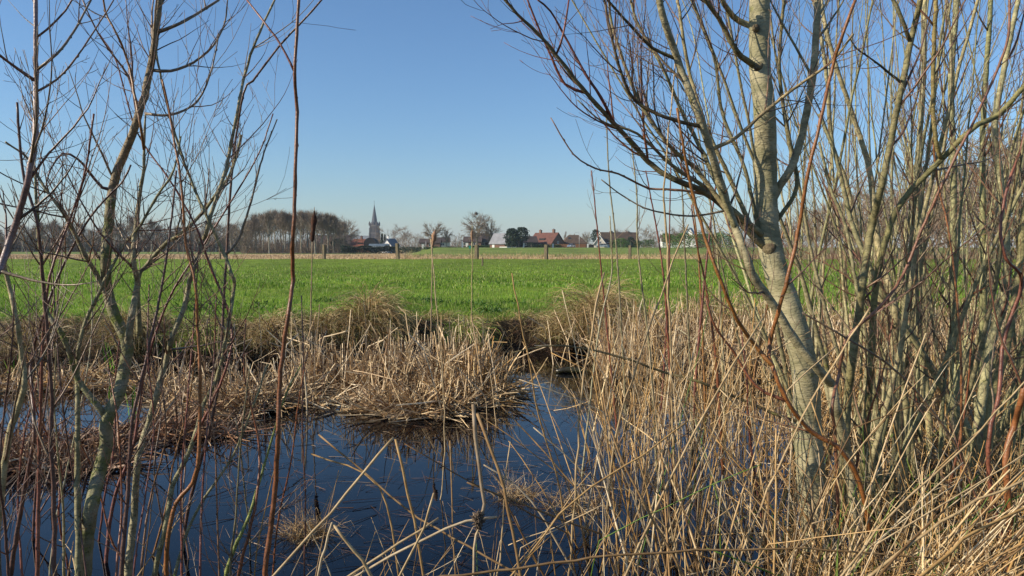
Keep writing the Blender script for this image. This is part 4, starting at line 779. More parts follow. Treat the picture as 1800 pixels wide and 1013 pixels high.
near_reeds(90, 1380, 1800, 2.1, 3.2, (0.7, 1.4), (-0.5, 0.6), (0.88, 0.18), 'in the bottom right corner', (0.003, 0.0065), 0.12)
near_reeds(44, 600, 1010, 2.5, 3.1, (0.3, 0.62), (-0.8, 3.8), (0.4, 0.25), 'bottom edge centre', (0.002, 0.004))
near_reeds(22, 0, 560, 2.5, 3.2, (0.35, 0.7), (-0.8, 3.8), (0.6, 0.35), 'bottom left edge', (0.002, 0.004))
reed_field('reed_undergrowth', 'tangle of short dead stems under the near reeds', 1500, 1020, 1850, 2.3, 3.9, (0.2, 0.75), 26, TAN, 0.6, 0.4, (0.0015, 0.0038), green=0.06, dens=lambda x, y: 0.08 + 0.92 * sm(0.34, 0.46, x / y))
# iris blades near the left willow
for i, (px, py, h, lab) in enumerate([(184, 745, 80, 'green iris leaves beside the fork of the mossy willow'), (226, 740, 70, 'green iris leaves just right of the mossy trunk'), (190, 650, 60, 'green iris leaves below the left bank'), (20, 660, 40, 'green iris leaves at the left frame edge')]):
    Y = gY(py); g = Geo(); r_ = np.random.default_rng(i); n = 4
    b = np.stack([gx(px, Y) + r_.normal(0, 0.03, n), Y + r_.normal(0, 0.03, n), np.zeros(n)], -1)
    p, rad = strands(b, r_.uniform(0.7, 1, n) * h / F * Y, r_.uniform(0, 6.3, n), r_.uniform(0.02, 0.2, n), r_.normal(0.1, 0.1, n), r_, 6, 0.011, 0.15)
    add_strands(g, p, rad, pick(np.array([(0.20, 0.40, 0.03)]), n, r_), 4, 0.25, r_); o = g.build('iris_plant', M['grass']); tag(o, lab, 'iris')
# cattails
def cattail(px, base, Y, y0, y1, wpx, lab, m, tip=None, dx=0, seed=1, stalk=(0.40, 0.30, 0.18), hd=0):
    b = at(px + dx, base, Y); b[2] = max(0, hz(b[0], Y)); o = thing('cattail', lab, 'cattail', b); r_ = np.random.default_rng(seed)
    P, r = px_strand([(px + dx, base), (px + dx * 0.4, (base + y1) / 2), (px, y1)], Y, Y, 2.8, 2.0); g = Geo(); g.tube(P - b, r, 5, stalk); g.build('stalk', M['reed'], o, True)
    hx = [px, px + hd * 0.3, px + hd * 0.7, px + hd]; ys = [y1, y1 + (y0 - y1) * 0.3, y1 + (y0 - y1) * 0.7, y0]
    P, _ = px_strand(list(zip(hx, ys)), Y, Y, wpx, wpx, False); n = len(P); P = catmull(P, 0.02); n = len(P)
    t = np.linspace(0, 1, n); rr = wpx / 2 / F * Y * (1 + 0.22 * np.sin(t * 9 + seed)) * np.clip(np.sin(np.clip(t * 1.05 + 0.03, 0, 1) * PI) ** 0.35, 0.2, 1) * (1 + r_.normal(0, 0.1, n)) * (0.8 + 0.3 * t)
    g = Geo(); g.tube(P - b, rr, 9, (1, 1, 1)); g.build('seed_head', M[m], o, True)
    if tip: P, r = px_strand([(px + hd, y0), (px + hd, tip)], Y, Y, 1.5, 1, False); g = Geo(); g.tube(P - b, r, 4, stalk); g.build('tip', M['reed'], o, True)
cattail(549, 650, 9.0, 371, 425, 10, 'tall cattail with dark brown seed head left of the church', 'cattail', 364, -6, 1, hd=4)
cattail(760, 640, 9.3, 404, 434, 8, 'cattail with frayed tan seed head in front of the field', 'fluff', None, -4, 2, hd=5)
cattail(830, 620, 9.8, 403, 425, 5, 'slim cattail with yellowish green seed spike beside the middle fence post', 'fluff', 397, -2, 3, (0.42, 0.38, 0.16))
# floating log
o = thing('floating_log', 'small dark wet log floating near the far shore right of the middle heap', 'log', (gx(1003, gY(657)), gY(657), 0))
g = Geo(); P = np.array([[-0.17, 0, 0.02], [-0.1, 0.01, 0.025], [0, 0.02, 0.03], [0.12, 0, 0.022], [0.17, -0.01, 0.015]]); g.tube(P, np.array([0.02, 0.035, 0.04, 0.035, 0.015]), 9); g.build('log_body', M['wet_wood'], o, True)
g = Geo(); g.tube([[-0.13, 0, 0.03], [-0.16, 0, 0.07], [-0.17, 0.01, 0.10]], [0.008, 0.006, 0.004], 5); g.build('branch_stub', M['wet_wood'], o, True)

# ------------------------------------------------------------------ fence on the meadow edge
PL = [(700, 428, 456, 8, -2, 'leaning weathered fence post right of the church'), (838, 432, 457, 9, 0, 'squared fence post in line with the big round bare tree'), (960, 431, 457, 9, 0, 'fence post in front of the red roofed house'),
      (387, 422, 450, 4, 0, 'fence post seen through the open left willow'), (213, 421, 449, 4, 0, 'fence post seen behind the mossy willow'), (1107, 433, 457, 7, 0, 'fence post seen through the tall rushes'), (1258, 434, 458, 7, 0, 'fence post by the right willow limbs'), (570, 430, 456, 7, 0, 'fence post behind the dark cattail')]
tops = []
for px, y0, y1, wpx, dx, lab in PL:
    Y = 66.5; x = gx(px, Y); z = hz(x, Y); h = (y1 - y0) / F * Y; r_ = wpx * 0.31 / F * Y
    g = Geo(); k = dx / F * Y
    g.poly([(-r_, -r_, -0.3), (r_, -r_, -0.3), (r_, r_, -0.3), (-r_, r_, -0.3), (-r_ + k, -r_, h), (r_ + k, -r_, h * 0.97), (r_ + k, r_, h * 0.99), (-r_ + k, r_, h * 1.02)], [[0, 1, 5, 4], [1, 2, 6, 5], [2, 3, 7, 6], [3, 0, 4, 7], [4, 5, 6, 7]])
    o = g.build('fence_post', M['post'], loc=(x, Y, z)); o.rotation_euler[2] = R(-28); tag(o, lab, 'fence post', 'fence posts along the meadow'); tops.append((x, z, h))
px_, Y = 848, 45; x = gx(px_, Y); g = Geo(); g.tube([[0, 0, -0.1], [0.01, 0, 0.25], [0, 0, 0.52]], [0.06, 0.06, 0.055], 6); o = g.build('stake', M['post'], loc=(x, Y, hz(x, Y))); tag(o, 'short wooden stake in the meadow just right of the squared post', 'stake')
tops.sort(); g = Geo()
for k in (0.45, 0.8):
    for a_, b_ in zip(tops[:-1], tops[1:]):
        g.tube([[a_[0], 66.42, a_[1] + a_[2] * k], [(a_[0] + b_[0]) / 2, 66.42, (a_[1] + b_[1]) / 2 + a_[2] * k - 0.04], [b_[0], 66.42, b_[1] + b_[2] * k]], [0.004] * 3, 3)
o = g.build('fence_wire', M['wire']); tag(o, 'two thin wires strung between the meadow fence posts', 'wire')
# teal box on a stick
x, Y = gx(826, 64), 64; o = thing('marker_post', 'thin marker post with a small teal box, left of the squared fence post', 'marker', (x, Y, hz(x, Y)))
g = Geo(); g.tube([[0, 0, -0.1], [0, 0, 0.5], [0, 0, 0.95]], [0.03] * 3, 5); g.build('stick', M['post'], o); g = Geo(); g.box(-0.08, 0.08, -0.06, 0.06, 0.93, 1.15); g.box(-0.095, 0.095, -0.075, 0.075, 1.15, 1.18); g.build('box', M['teal'], o)

# ------------------------------------------------------------------ distant trees
def far_tree(seed, kind='round', H=1.0, twigs=900):
    """returns trunk mesh and crown mesh for a bare tree 10 units high"""
    rng = np.random.default_rng(seed); g = Geo(); c = Geo()
    if kind == 'round': nb, t0, spread, up0 = 20, 0.22, 0.8, 0.55
    elif kind == 'tall': nb, t0, spread, up0 = 15, 0.38, 0.42, 0.8
    elif kind == 'bush': nb, t0, spread, up0 = 14, 0.03, 0.8, 0.6
    else: nb, t0, spread, up0 = 16, 0.15, 0.22, 1.2
    top = 9.3 if kind != 'bush' else 6
    r0 = 0.22 if kind != 'bush' else 0.1
    if kind == 'round':
        zz = np.linspace(0, 7.5, 9); P = np.stack([np.cumsum(rng.normal(0, 0.10, 9)), np.cumsum(rng.normal(0, 0.10, 9)), zz], -1); P -= P[0]
        g.tube(P, 0.24 * (1 - 0.8 * zz / 7.5), 6, (1, 1, 1), rng); cen = np.array([0, 0, 6.1]); Rr = np.array([3.7, 3.7, 3.9])
        segs = []
        def reach(p0, q, r0, G, K=7, sides=3):
            m = np.linspace(0, 1, K)[:, None]; dist = np.linalg.norm(q - p0); mid = (p0 + q) / 2 + np.array([0, 0, -0.08 * dist]) + rng.normal(0, 0.07 * dist, 3)
            P_ = (1 - m) ** 2 * p0 + 2 * m * (1 - m) * mid + m ** 2 * q; P_[1:] += rng.normal(0, 0.02 * dist, (K - 1, 3))
            G.tube(P_, np.maximum(r0 * (1 - 0.75 * m[:, 0]), 0.014), sides, np.ones(3) * rng.uniform(0.85, 1.15), rng); return P_
        for b in range(26):
            d = rng.normal(size=3); d /= np.linalg.norm(d); d[2] = d[2] * 0.8 + 0.25; q = cen + d * Rr * rng.uniform(0.7, 0.95)
            zi = np.clip((q[2] - 2.0) * rng.uniform(0.35, 0.7) + 1.9, 1.9, 7.0); k = int(zi / 7.5 * 8); segs.append(reach(P[k], q, 0.11, g, 8, 4))
        sec = []
        for b in range(300):
            s0 = segs[rng.integers(len(segs))]; p0 = s0[rng.integers(2, 7)]; d = p0 - cen + np.array([0, 0, 1.0]); d = d / np.linalg.norm(d) + rng.normal(0, 0.55, 3); q = p0 + d * rng.uniform(0.5, 1.4)
            e = (q - cen) / Rr; m_ = np.linalg.norm(e)
            if m_ > 1.05: q = cen + e / m_ * Rr * rng.uniform(0.92, 1.08)
            sec.append(reach(p0, q, 0.045, c, 5))
        n = twigs; bp = []
        for b in range(n):
            s0 = sec[rng.integers(len(sec))]; p0 = s0[rng.integers(1, 5)]; d = (p0 - cen) / 3.8 * 0.6 + np.array([0, 0, 0.3]) + rng.normal(0, 0.5, 3); e = p0 + d * rng.uniform(0.35, 0.8); bp.append([p0, (p0 + e) / 2 + rng.normal(0, 0.05, 3), e])
        co, lo, le = batch(np.array(bp), np.tile([0.019, 0.014, 0.008], (n, 1)), 3, 1, rng, False)
        c.add(co, lo, le, np.repeat(np.array([1, 1, 1]) * rng.uniform(0.75, 1.25, (n, 1)), 9, 0))
        mk = lambda G, nm, m: (lambda me: (me.materials.append(m), me)[1])(newmesh(nm, np.concatenate(G.co), np.concatenate(G.lo), np.concatenate(G.le), False, np.concatenate(G.ti)))
        return mk(g, 'trunk', M['far_bark']), mk(c, 'crown', M['far_twig'])
    zz = np.linspace(0, top, 9); P = np.stack([np.cumsum(rng.normal(0, 0.10, 9)), np.cumsum(rng.normal(0, 0.10, 9)), zz], -1); P -= P[0]
    rad = r0 * (1 - 0.88 * (zz / top)); g.tube(P, rad, 6, (1, 1, 1), rng)
    tp = []; tr = []
    for b in range(nb):
        t = t0 + (0.93 - t0) * (b + rng.random()) / nb; i = t * 8; k = int(i); p0 = P[k] + (P[min(8, k + 1)] - P[k]) * (i - k)
        a = b * 2.4 + rng.normal(0, 0.4); el = up0 * rng.uniform(0.7, 1.3) + 0.5 * t
        d = np.array([math.cos(a) * spread * 1.4, math.sin(a) * spread * 1.4, el]); L = (10 - p0[2]) * rng.uniform(0.6, 0.85) * (1.0 if kind != 'narrow' else 0.5)
        if kind == 'bush': L = rng.uniform(4, 6)
        if kind == 'round': L = min(L, 4.6 * (1.15 - 0.3 * t)); L = max(L, 2.6)
        p, r = grow(p0, d, L, r0 * 0.5 * (1 - 0.6 * t), rng, 0.5, 7, 0.12); g.tube(p, np.maximum(r, 0.02), 4, (1, 1, 1), rng)
        for s in range(14 if kind == 'round' else 9):
            j = rng.integers(1, 6); t_ = p[j + 1] - p[j]; t_ /= np.linalg.norm(t_)
            q, rq = grow(p[j], side_dir(t_, rng.uniform(0.4, 1.0), rng), L * rng.uniform(0.22, 0.5), 0.045, rng, 0.35, 6, 0.16)
            c.tube(q, np.maximum(rq, 0.014), 3, np.array([1, 1, 1]) * rng.uniform(0.8, 1.2), rng); tp.append(q)
    n = twigs; idx = rng.integers(0, len(tp), n); bp = []; 
    for i in idx:
        q = tp[i]; j = rng.integers(1, 5); d = q[j + 1] - q[j]; d /= np.linalg.norm(d); d = side_dir(d, rng.uniform(0.3, 1.1), rng); d[2] += 0.25
        l = rng.uniform(0.4, 1.1); e = q[j] + d * l; bp.append([q[j], (q[j] + e) / 2 + rng.normal(0, 0.07, 3), e + rng.normal(0, 0.06, 3)])
    bp = np.array(bp); co, lo, le = batch(bp, np.tile([0.022, 0.017, 0.009], (n, 1)), 3, 1, rng, False)
    c.add(co, lo, le, np.repeat(np.array([1, 1, 1]) * rng.uniform(0.75, 1.25, (n, 1)), 9, 0))
    mk = lambda G, nm, m: (lambda me: (me.materials.append(m), me)[1])(newmesh(nm, np.concatenate(G.co), np.concatenate(G.lo), np.concatenate(G.le), False, np.concatenate(G.ti)))
    return mk(g, 'trunk', M['far_bark']), mk(c, 'crown', M['far_twig'])
TT = {k: [far_tree(500 + 10 * i + j, k, twigs=tw) for j in range(n)] for i, (k, n, tw) in enumerate([('round', 3, 2400), ('tall', 4, 900), ('bush', 3, 1000), ('narrow', 2, 700)])}
tr_rng = np.random.default_rng(600); tcount = [0]
def place_tree(kind, px, Y, top, label, group=None, wf=1.0, base=None, name='bare_tree', v=None, cat='tree'):
    x = gx(px, Y); z = hz(x, Y) - 0.1; H = CZ + (HOR - top) / F * Y - z
    lst = TT[kind]; tm, cm = lst[(tcount[0] if v is None else v) % len(lst)]; tcount[0] += 1
    s = H / (10.0 if kind != 'bush' else 8.0); o = thing(name, label, cat, (x, Y, z), tr_rng.uniform(0, 6.28), group); o.scale = (s * wf, s * wf, s)
    link('trunk', tm, None, o); link('crown', cm, None, o); return o
# named single trees
place_tree('round', 839, 300, 373, 'largest round bare tree on the dike, a dark nest at its top', None, 1.25, v=0)
place_tree('round', 862, 303, 380, 'slightly lower bare tree touching the largest round one on its right', None, 1.05, v=1)
place_tree('round', 762, 290, 387, 'round bare tree left of the pair of lamp posts', None, 1.15, v=2)
place_tree('round', 785, 292, 396, 'smaller bare tree right beside the round one left of the lamp posts', None, 0.8, v=1)
place_tree('round', 612, 420, 387, 'wide bare tree standing before the church nave', None, 1.0, v=0)
place_tree('bush', 692, 380, 403, 'rounded bare tree right of the church tower', None, 1.4)
place_tree('bush', 712, 350, 409, 'reddish bare bush tree right of the one beside the church', None, 1.2)
place_tree('bush', 735, 420, 414, 'low distant bare tree between church and field lamps', None, 1.3)
place_tree('bush', 806, 330, 414, 'brown bushy bare tree behind the white road pole', None, 1.2)
place_tree('bush', 824, 345, 420, 'low brown bush beside the dark roofed house', None, 1.2)
place_tree('narrow', 973, 480, 404, 'faint feathery tree behind the two chimneys', None, 1.3)
place_tree('narrow', 992, 480, 406, 'very thin pointed bare tree right of the red roofed house', None, 0.8)
place_tree('round', 1006, 420, 411, 'pale bare tree behind the brown roofed house', None, 1.0)
place_tree('round', 1032, 370, 404, 'pale bare tree right of the street lamp', None, 0.9)
place_tree('round', 1094, 420, 400, 'bare tree behind the thatched house', None, 1.3)
place_tree('bush', 1135, 380, 404, 'bare tree right of the thatched house', None, 1.4)
place_tree('bush', 1152, 370, 412, 'bushy bare tree left of the white chimney', None, 1.2)
place_tree('round', 1190, 400, 396, 'bare tree behind the white gabled house', None, 1.2)
place_tree('bush', 1245, 390, 402, 'bare tree behind the low dark roofs at right', None, 1.3)
place_tree('bush', 748, 360, 418, 'low scrub tree left of the first lamp pole', None, 1.5)
# grove left of the church
gr = 'bare trees of the grove left of the church'
gp = [(440, 386), (452, 380), (463, 375), (474, 372), (486, 370), (497, 371), (508, 372), (520, 373), (531, 371), (543, 370), (555, 371), (566, 373), (577, 374), (588, 379)]
gl = ['at the left end of the grove', 'second from the left end of the grove', 'in the left third of the grove', 'in the left half of the grove', 'left of the tall red shoot in the grove', 'tallest of those left of the red shoot in the grove', 'just left of the red shoot in the grove', 'right behind the tall red shoot in the grove', 'just right of the red shoot in the grove', 'behind the dark cattail head in the grove', 'just right of the cattail head in the grove', 'in the right third of the grove', 'second from the right end of the grove', 'at the right end of the grove']
for (px, top), l_ in zip(gp, gl): place_tree('tall', px, 235 + tr_rng.uniform(-8, 12), top + tr_rng.uniform(-2, 3), 'bare tall tree ' + l_, gr, 1.0)
for px in np.arange(436, 604, 11): place_tree('tall', px + tr_rng.uniform(-3, 3), tr_rng.uniform(250, 285), 382 + tr_rng.uniform(-6, 8), 'bare tree deep inside the grove', 'inner trees of the grove', 1.0)
for px, top in [(428, 400), (433, 394), (600, 393)]: place_tree('bush', px, 232, top, 'rounded lower bare tree on the flank of the grove, ' + ('left side' if px < 430 else 'left side nearest the tall trees' if px < 500 else 'right side'), gr, 1.2)
# far left wood
for i, px in enumerate(np.arange(-20, 432, 11.5)):
    top = 391 + 6 * math.sin(px * 0.045) + 4 * math.sin(px * 0.13) + tr_rng.uniform(-4, 10) + 3 * (px < 200)
    where = 'behind the far left stems' if px < 130 else 'behind the mossy willow' if px < 260 else 'behind the open left willow' if px < 380 else 'beside the grove'
    place_tree('tall' if i % 3 else 'round', px + tr_rng.uniform(-4, 4), tr_rng.uniform(315, 345), top, f'bare tree of the far wood {where}', 'bare trees along the far left wood', 1.15)
def brush(name, label, px0, px1, Y0, Y1, h, N, seed, w=(0.03, 0.07), pal=np.array([(0.8, 0.75, 0.7), (0.5, 0.45, 0.42), (1.0, 0.9, 0.8)]), m='far_twig', lean=0.35):
    rng = np.random.default_rng(seed); px = rng.uniform(px0, px1, N); Y = rng.uniform(Y0, Y1, N); x = (px - 900) / F * Y; g = Geo()
    p, rad = strands(np.stack([x, Y, ground(x, Y)], -1), rng.uniform(*h, N) * (0.75 + 0.25 * np.sin(px * 0.15 + seed)), rng.uniform(0, 6.3, N), np.abs(rng.normal(lean, 0.3, N)), rng.normal(0.1, 0.4, N), rng, 4, rng.uniform(*w, N), 0.4)
    add_strands(g, p, rad, pick(pal, N, rng), 3, 0.7, rng); return stuff(g, name, label, M[m])
brush('undergrowth', 'dark undergrowth at the foot of the far left wood', -60, 440, 340, 385, (4, 12.5), 9500, 61, (0.06, 0.16))
brush('undergrowth', 'brown brush at the foot of the grove', 425, 610, 228, 260, (1, 4.5), 4000, 62, (0.02, 0.06))
brush('undergrowth', 'dense dark thicket inside the grove', 430, 605, 262, 300, (3, 9), 2600, 65, (0.04, 0.12))
brush('undergrowth', 'far bare scrub between and behind the village houses', 600, 1420, 430, 520, (2.5, 7), 5500, 63, (0.05, 0.12))
brush('undergrowth', 'tangled brown scrub at the end of the dike behind the right willow', 1235, 1900, 62, 75, (0.5, 2.0), 3500, 64, (0.008, 0.02))
# right background wood
rw = [(1365, 390, 150), (1400, 372, 120), (1432, 360, 110), (1462, 352, 100), (1490, 350, 105), (1520, 340, 95), (1550, 345, 100), (1582, 330, 90), (1612, 325, 95), (1645, 318, 85), (1675, 310, 80), (1705, 300, 78), (1735, 285, 72), (1765, 270, 68), (1795, 258, 64), (1825, 250, 66), (1325, 408, 180), (1290, 412, 200)]
for px, top, Y in rw:
    where = 'left of the pale trunk' if px < 1340 else 'behind the limb right of the pale trunk' if px < 1450 else 'behind the middle of the thicket' if px < 1620 else 'behind the right part of the thicket' if px < 1750 else 'highest at the right frame edge'
    place_tree('bush' if Y < 100 else 'round', px, Y, top, f'brown bare tree {where}', 'bare trees of the right wood edge', 1.25)
# conifers and hedges from leaf sized faces
def leafy(N, shape, rng, size, flat=0.5):
    """faces spread through a crown; shape(u,v,w)->xyz"""
    c = shape(N, rng); d1 = rng.normal(size=(N, 3)); d1 /= np.linalg.norm(d1, axis=1)[:, None]; d2 = np.cross(d1, rng.normal(size=(N, 3))); d2 /= np.linalg.norm(d2, axis=1)[:, None]
    s = rng.uniform(0.5, 1.2, N)[:, None] * size; co = np.stack([c - d1 * s, c + d2 * s * flat, c + d1 * s, c - d2 * s * flat], 1).reshape(-1, 3)
    return co, np.arange(4 * N), np.full(N, 4)
def conifer(px, Y, top, wpx, label, seed, N=1500, kind='cone', m='conifer'):
    x = gx(px, Y); z = hz(x, Y) - 0.1; H = CZ + (HOR - top) / F * Y - z; w_ = wpx / 2 / F * Y; rng = np.random.default_rng(seed)
    ph = rng.uniform(0, 6.3, 4)
    def sh(n, r):
        t = r.random(n) ** 0.8; a = r.uniform(0, 2 * PI, n)
        prof = {'cone': np.clip(1.05 - t, 0, 1) ** 0.75, 'oval': np.sqrt(np.clip(1 - (t * 1.7 - 0.75) ** 2, 0.02, 1)), 'pine': np.where(t > 0.3, np.sqrt(np.clip(1 - (t * 2.4 - 1.45) ** 2, 0.03, 1)), 0.12)}[kind]
        rr = w_ * prof * (1 + 0.2 * np.sin(a * 3 + t * 14 + ph[0]) + 0.15 * np.sin(a * 7 - t * 31 + ph[1])) * r.random(n) ** 0.3
        return np.stack([rr * np.cos(a), rr * np.sin(a), 0.05 * H + t * H * 0.95], -1)
    o = thing('conifer_tree', label, 'conifer', (x, Y, z)); g = Geo(); g.tube([[0, 0, -0.1], [0, 0, H * 0.5], [0, 0, H * 0.92]], [0.25, 0.18, 0.04], 6); g.build('trunk', M['far_bark'], o)
    g = Geo(); co, lo, le = leafy(N, sh, rng, 0.035 * H + 0.1); g.add(co, lo, le, np.repeat(rng.uniform(0.6, 1.5, (N, 1)), 4, 0) * np.ones(3)); g.build('crown', M[m], o)
conifer(900, 268, 402, 26, 'broad dark conical conifer in front of the grey barn', 1, 2600, 'oval'); conifer(917, 285, 400, 26, 'dark pine with an uneven top behind the broad conical conifer', 2, 1700, 'pine')
conifer(672, 300, 411, 8, 'taller of two slim dark conifers right of the church tower', 3, 700); conifer(677, 302, 413, 7, 'lower right of two slim dark conifers by the church', 4, 600)
conifer(596, 330, 391, 17, 'ragged dark conifer between grove and church nave', 5, 900); conifer(1047, 330, 404, 16, 'dark blue green pine left of the thatched house', 6, 900, 'pine')
conifer(1108, 268, 417, 14, 'round dark evergreen bush at the thatched house corner', 7, 900, 'oval'); conifer(1091, 262, 419, 26, 'broad dark green bush in front of the thatched house', 8, 1200, 'oval', 'hedge')
conifer(597, 262, 420, 34, 'wide dark ivy covered bush beside the half hidden house', 9, 1500, 'oval'); conifer(934, 290, 427, 14, 'low dark evergreen shrub left of the red roofed house', 10, 700, 'oval')
def hedge(px0, px1, Y0, Y1, h, lab, seed, m='hedge', N=2500, dep=1.2, tint=1.0):
    x0, x1 = gx(px0, Y0), gx(px1, Y1); rng = np.random.default_rng(seed); L = math.hypot(x1 - x0, Y1 - Y0); a = math.atan2(Y1 - Y0, x1 - x0); zb = min(hz(x0, Y0), hz(x1, Y1)) - 0.1
    def sh(n, r):
        u = r.random(n) * L; v = (r.random(n) - 0.5) * dep; z = r.random(n) ** 0.6 * h * (0.88 + 0.08 * np.sin(u * 0.9 + seed) + 0.05 * np.sin(u * 2.3))
        return np.stack([u, v, z], -1)
    g = Geo(); co, lo, le = leafy(N, sh, rng, 0.22); g.add(co, lo, le, np.repeat(rng.uniform(0.6, 1.35, (N, 1)), 4, 0) * np.ones(3) * tint)
    o = g.build('hedge', M[m], loc=(x0, Y0, zb)); o.rotation_euler = (0, 0, a); tag(o, lab, 'hedge')
hedge(600, 700, 215, 225, 2.6, 'long dark hedge below the village left of the leaning post', 1, 'conifer', 5000, 1.5)
hedge(700, 740, 225, 262, 2.3, 'dark hedge running up to the dike behind the leaning post', 2, 'conifer', 1500, 1.2)
hedge(745, 822, 285, 300, 1.6, 'low trimmed green hedge on the dike under the round bare trees', 3, 'hedge', 2500)
hedge(822, 872, 282, 286, 1.0, 'very low green hedge before the dark roofed houses', 4, 'hedge', 1500)
hedge(935, 985, 296, 300, 1.4, 'hedge of mixed shrubs before the red roofed house', 5, 'hedge', 1400, 1.2, 0.55)
hedge(1072, 1150, 285, 275, 3.2, 'tall shrubs screening the thatched house', 6, 'hedge', 3500, 2, 0.8)
hedge(1166, 1300, 215, 190, 4.9, 'bright ivy green hedge at right before the white gabled house', 7, 'hedge', 6500, 2.0, 1.15)

# ------------------------------------------------------------------ village
def win(g_root, x, z, w_, h_, y, fm='white', axis='y', sgn=-1):
    """a framed window on a wall facing -y (axis y) or +-x (axis x)"""
    f = Geo(); p = Geo(); t = 0.09
    def bx(G, a0, a1, z0, z1, d0, d1):
        if axis == 'y': G.box(a0, a1, min(y + sgn * d0, y + sgn * d1), max(y + sgn * d0, y + sgn * d1), z0, z1)
        else: G.box(min(y + sgn * d0, y + sgn * d1), max(y + sgn * d0, y + sgn * d1), a0, a1, z0, z1)
    bx(f, x - w_ / 2, x - w_ / 2 + t, z, z + h_, -0.05, 0.07); bx(f, x + w_ / 2 - t, x + w_ / 2, z, z + h_, -0.05, 0.07)
    bx(f, x - w_ / 2 + t, x + w_ / 2 - t, z, z + t, -0.05, 0.07); bx(f, x - w_ / 2 + t, x + w_ / 2 - t, z + h_ - t, z + h_, -0.05, 0.07); bx(f, x - t / 2, x + t / 2, z + t, z + h_ - t, -0.05, 0.06)
    o = f.build('window', M[fm], g_root); bx(p, x - w_ / 2 + t, x + w_ / 2 - t, z + t, z + h_ - t, -0.03, 0.02); p.build('pane', M['glass'], o)
def house(px, Y, w_, d_, eave, ridge, rz, label, roof='dark_roof', wall='brick', hip=0.0, chim=(), wins=(), base=None, name='house', over=0.35, zoff=0.0, gwin=True, trim=None):
    """ridge runs along local x; local -y is the front"""
    x = gx(px, Y); z = hz(x, Y) + zoff; o = thing(name, label, 'house', (x, Y, z), rz)
    g = Geo(); hw, hd = w_ / 2, d_ / 2; e = 0.12
    if hip <= 0: g.prism([(-hd, -0.3), (hd, -0.3), (hd, eave), (0, ridge - e), (-hd, eave)], -hw, hw, 'x')
    else: g.box(-hw, hw, -hd, hd, -0.3, eave)
    g.build('wall', M[wall], o)
    g = Geo(); oo = over; sl = (ridge - eave) / hd; ez = eave - sl * oo; t = 0.22
    hx = hw + oo - hip
    V = [(-hw - oo, -hd - oo, ez), (hw + oo, -hd - oo, ez), (hw + oo, hd + oo, ez), (-hw - oo, hd + oo, ez), (-hx, 0, ridge), (hx, 0, ridge)]
    V2 = [(a, b, c + t) for a, b, c in V]; VV = V + V2
    Fc = [[6, 7, 11, 10], [8, 9, 10, 11], [0, 4, 5, 1], [2, 5, 4, 3], [0, 1, 7, 6], [2, 3, 9, 8]]
    if hip > 0: Fc += [[7, 8, 11], [9, 6, 10], [1, 2, 8, 7], [3, 0, 6, 9], [1, 5, 2], [3, 4, 0]]
    else: Fc += [[1, 5, 11, 7], [5, 2, 8, 11], [4, 0, 6, 10], [3, 4, 10, 9]]
    g.poly(VV, Fc); rf = g.build('roof', M[roof], o)
    for cx_, cy_, ch, cw in chim:
        g = Geo(); zb = ridge - abs(cy_) * sl - 0.5; g.box(cx_ - cw / 2, cx_ + cw / 2, cy_ - cw / 2, cy_ + cw / 2, zb, ridge + ch); g.box(cx_ - cw / 2 - 0.08, cx_ + cw / 2 + 0.08, cy_ - cw / 2 - 0.08, cy_ + cw / 2 + 0.08, ridge + ch, ridge + ch + 0.15)
        c = g.build('chimney', M[wall if wall in ('brick', 'white') else 'brick'], o); g = Geo(); g.tube([[cx_, cy_, ridge + ch + 0.15], [cx_, cy_, ridge + ch + 0.5]], [0.14, 0.12], 8); g.build('chimney_pot', M['dark'], c)
    for wx, wz, ww, wh in wins: win(o, wx, wz, ww, wh, -hd)
    if gwin:
        for s_ in (-1, 1): win(o, 0, eave * 0.9, 1.2, 1.1, s_ * hw, 'white', 'x', s_)
    if trim:
        for s_ in (-1, 1):
            g = Geo(); X = s_ * (hw + oo + 0.04)
            for q in (-1, 1): g.poly([(X, q * (hd + oo), ez - 0.1), (X, q * (hd + oo), ez + 0.25), (X, 0, ridge + 0.3), (X, 0, ridge - 0.1), (X + 0.06 * s_, q * (hd + oo), ez - 0.1), (X + 0.06 * s_, q * (hd + oo), ez + 0.25), (X + 0.06 * s_, 0, ridge + 0.3), (X + 0.06 * s_, 0, ridge - 0.1)], [[0, 1, 2, 3], [4, 5, 6, 7], [0, 1, 5, 4], [1, 2, 6, 5], [2, 3, 7, 6], [3, 0, 4, 7]])
            g.build('barge_board', M[trim], o)
    g = Geo(); g.box(-hw + 1.0, -hw + 2.0, -hd - 0.06, -hd - 0.003, 0, 2.1); g.build('door', M['white'], o)
    return o
W2 = ((-3, 0.9, 1.8, 1.2), (0.5, 0.9, 1.8, 1.2), (3.5, 0.9, 1.4, 1.2))
house(585, 320, 15, 9, 3, 7.2, R(8), 'half hidden dark roofed house with white windows between grove and church', 'dark_roof', 'brick', wins=((-5, 3.3, 1.6, 1.1), (-2, 3.3, 1.6, 1.1), (1.5, 1.0, 1.8, 1.2)), zoff=-0.1)
o = house(638, 290, 8.6, 7, 2.2, 4.7, R(-12), 'house with bright orange tiled roof below the church tower', 'orange_roof', 'brick', hip=0.8, chim=((-0.4, 0, 1.1, 0.7),), wins=((-2, 0.9, 1.4, 1.2), (2, 0.9, 1.4, 1.2)), zoff=0.4)
g = Geo(); g.box(-0.9, 0.9, -2.9, -1.2, 2.5, 3.5); g.build('dormer', M['dark'], o)
x = gx(653, 285); o = thing('barn', 'small dark barn with rounded roof right of the orange roofed house', 'barn', (x, 285, hz(x, 285) + 0.3)); g = Geo()
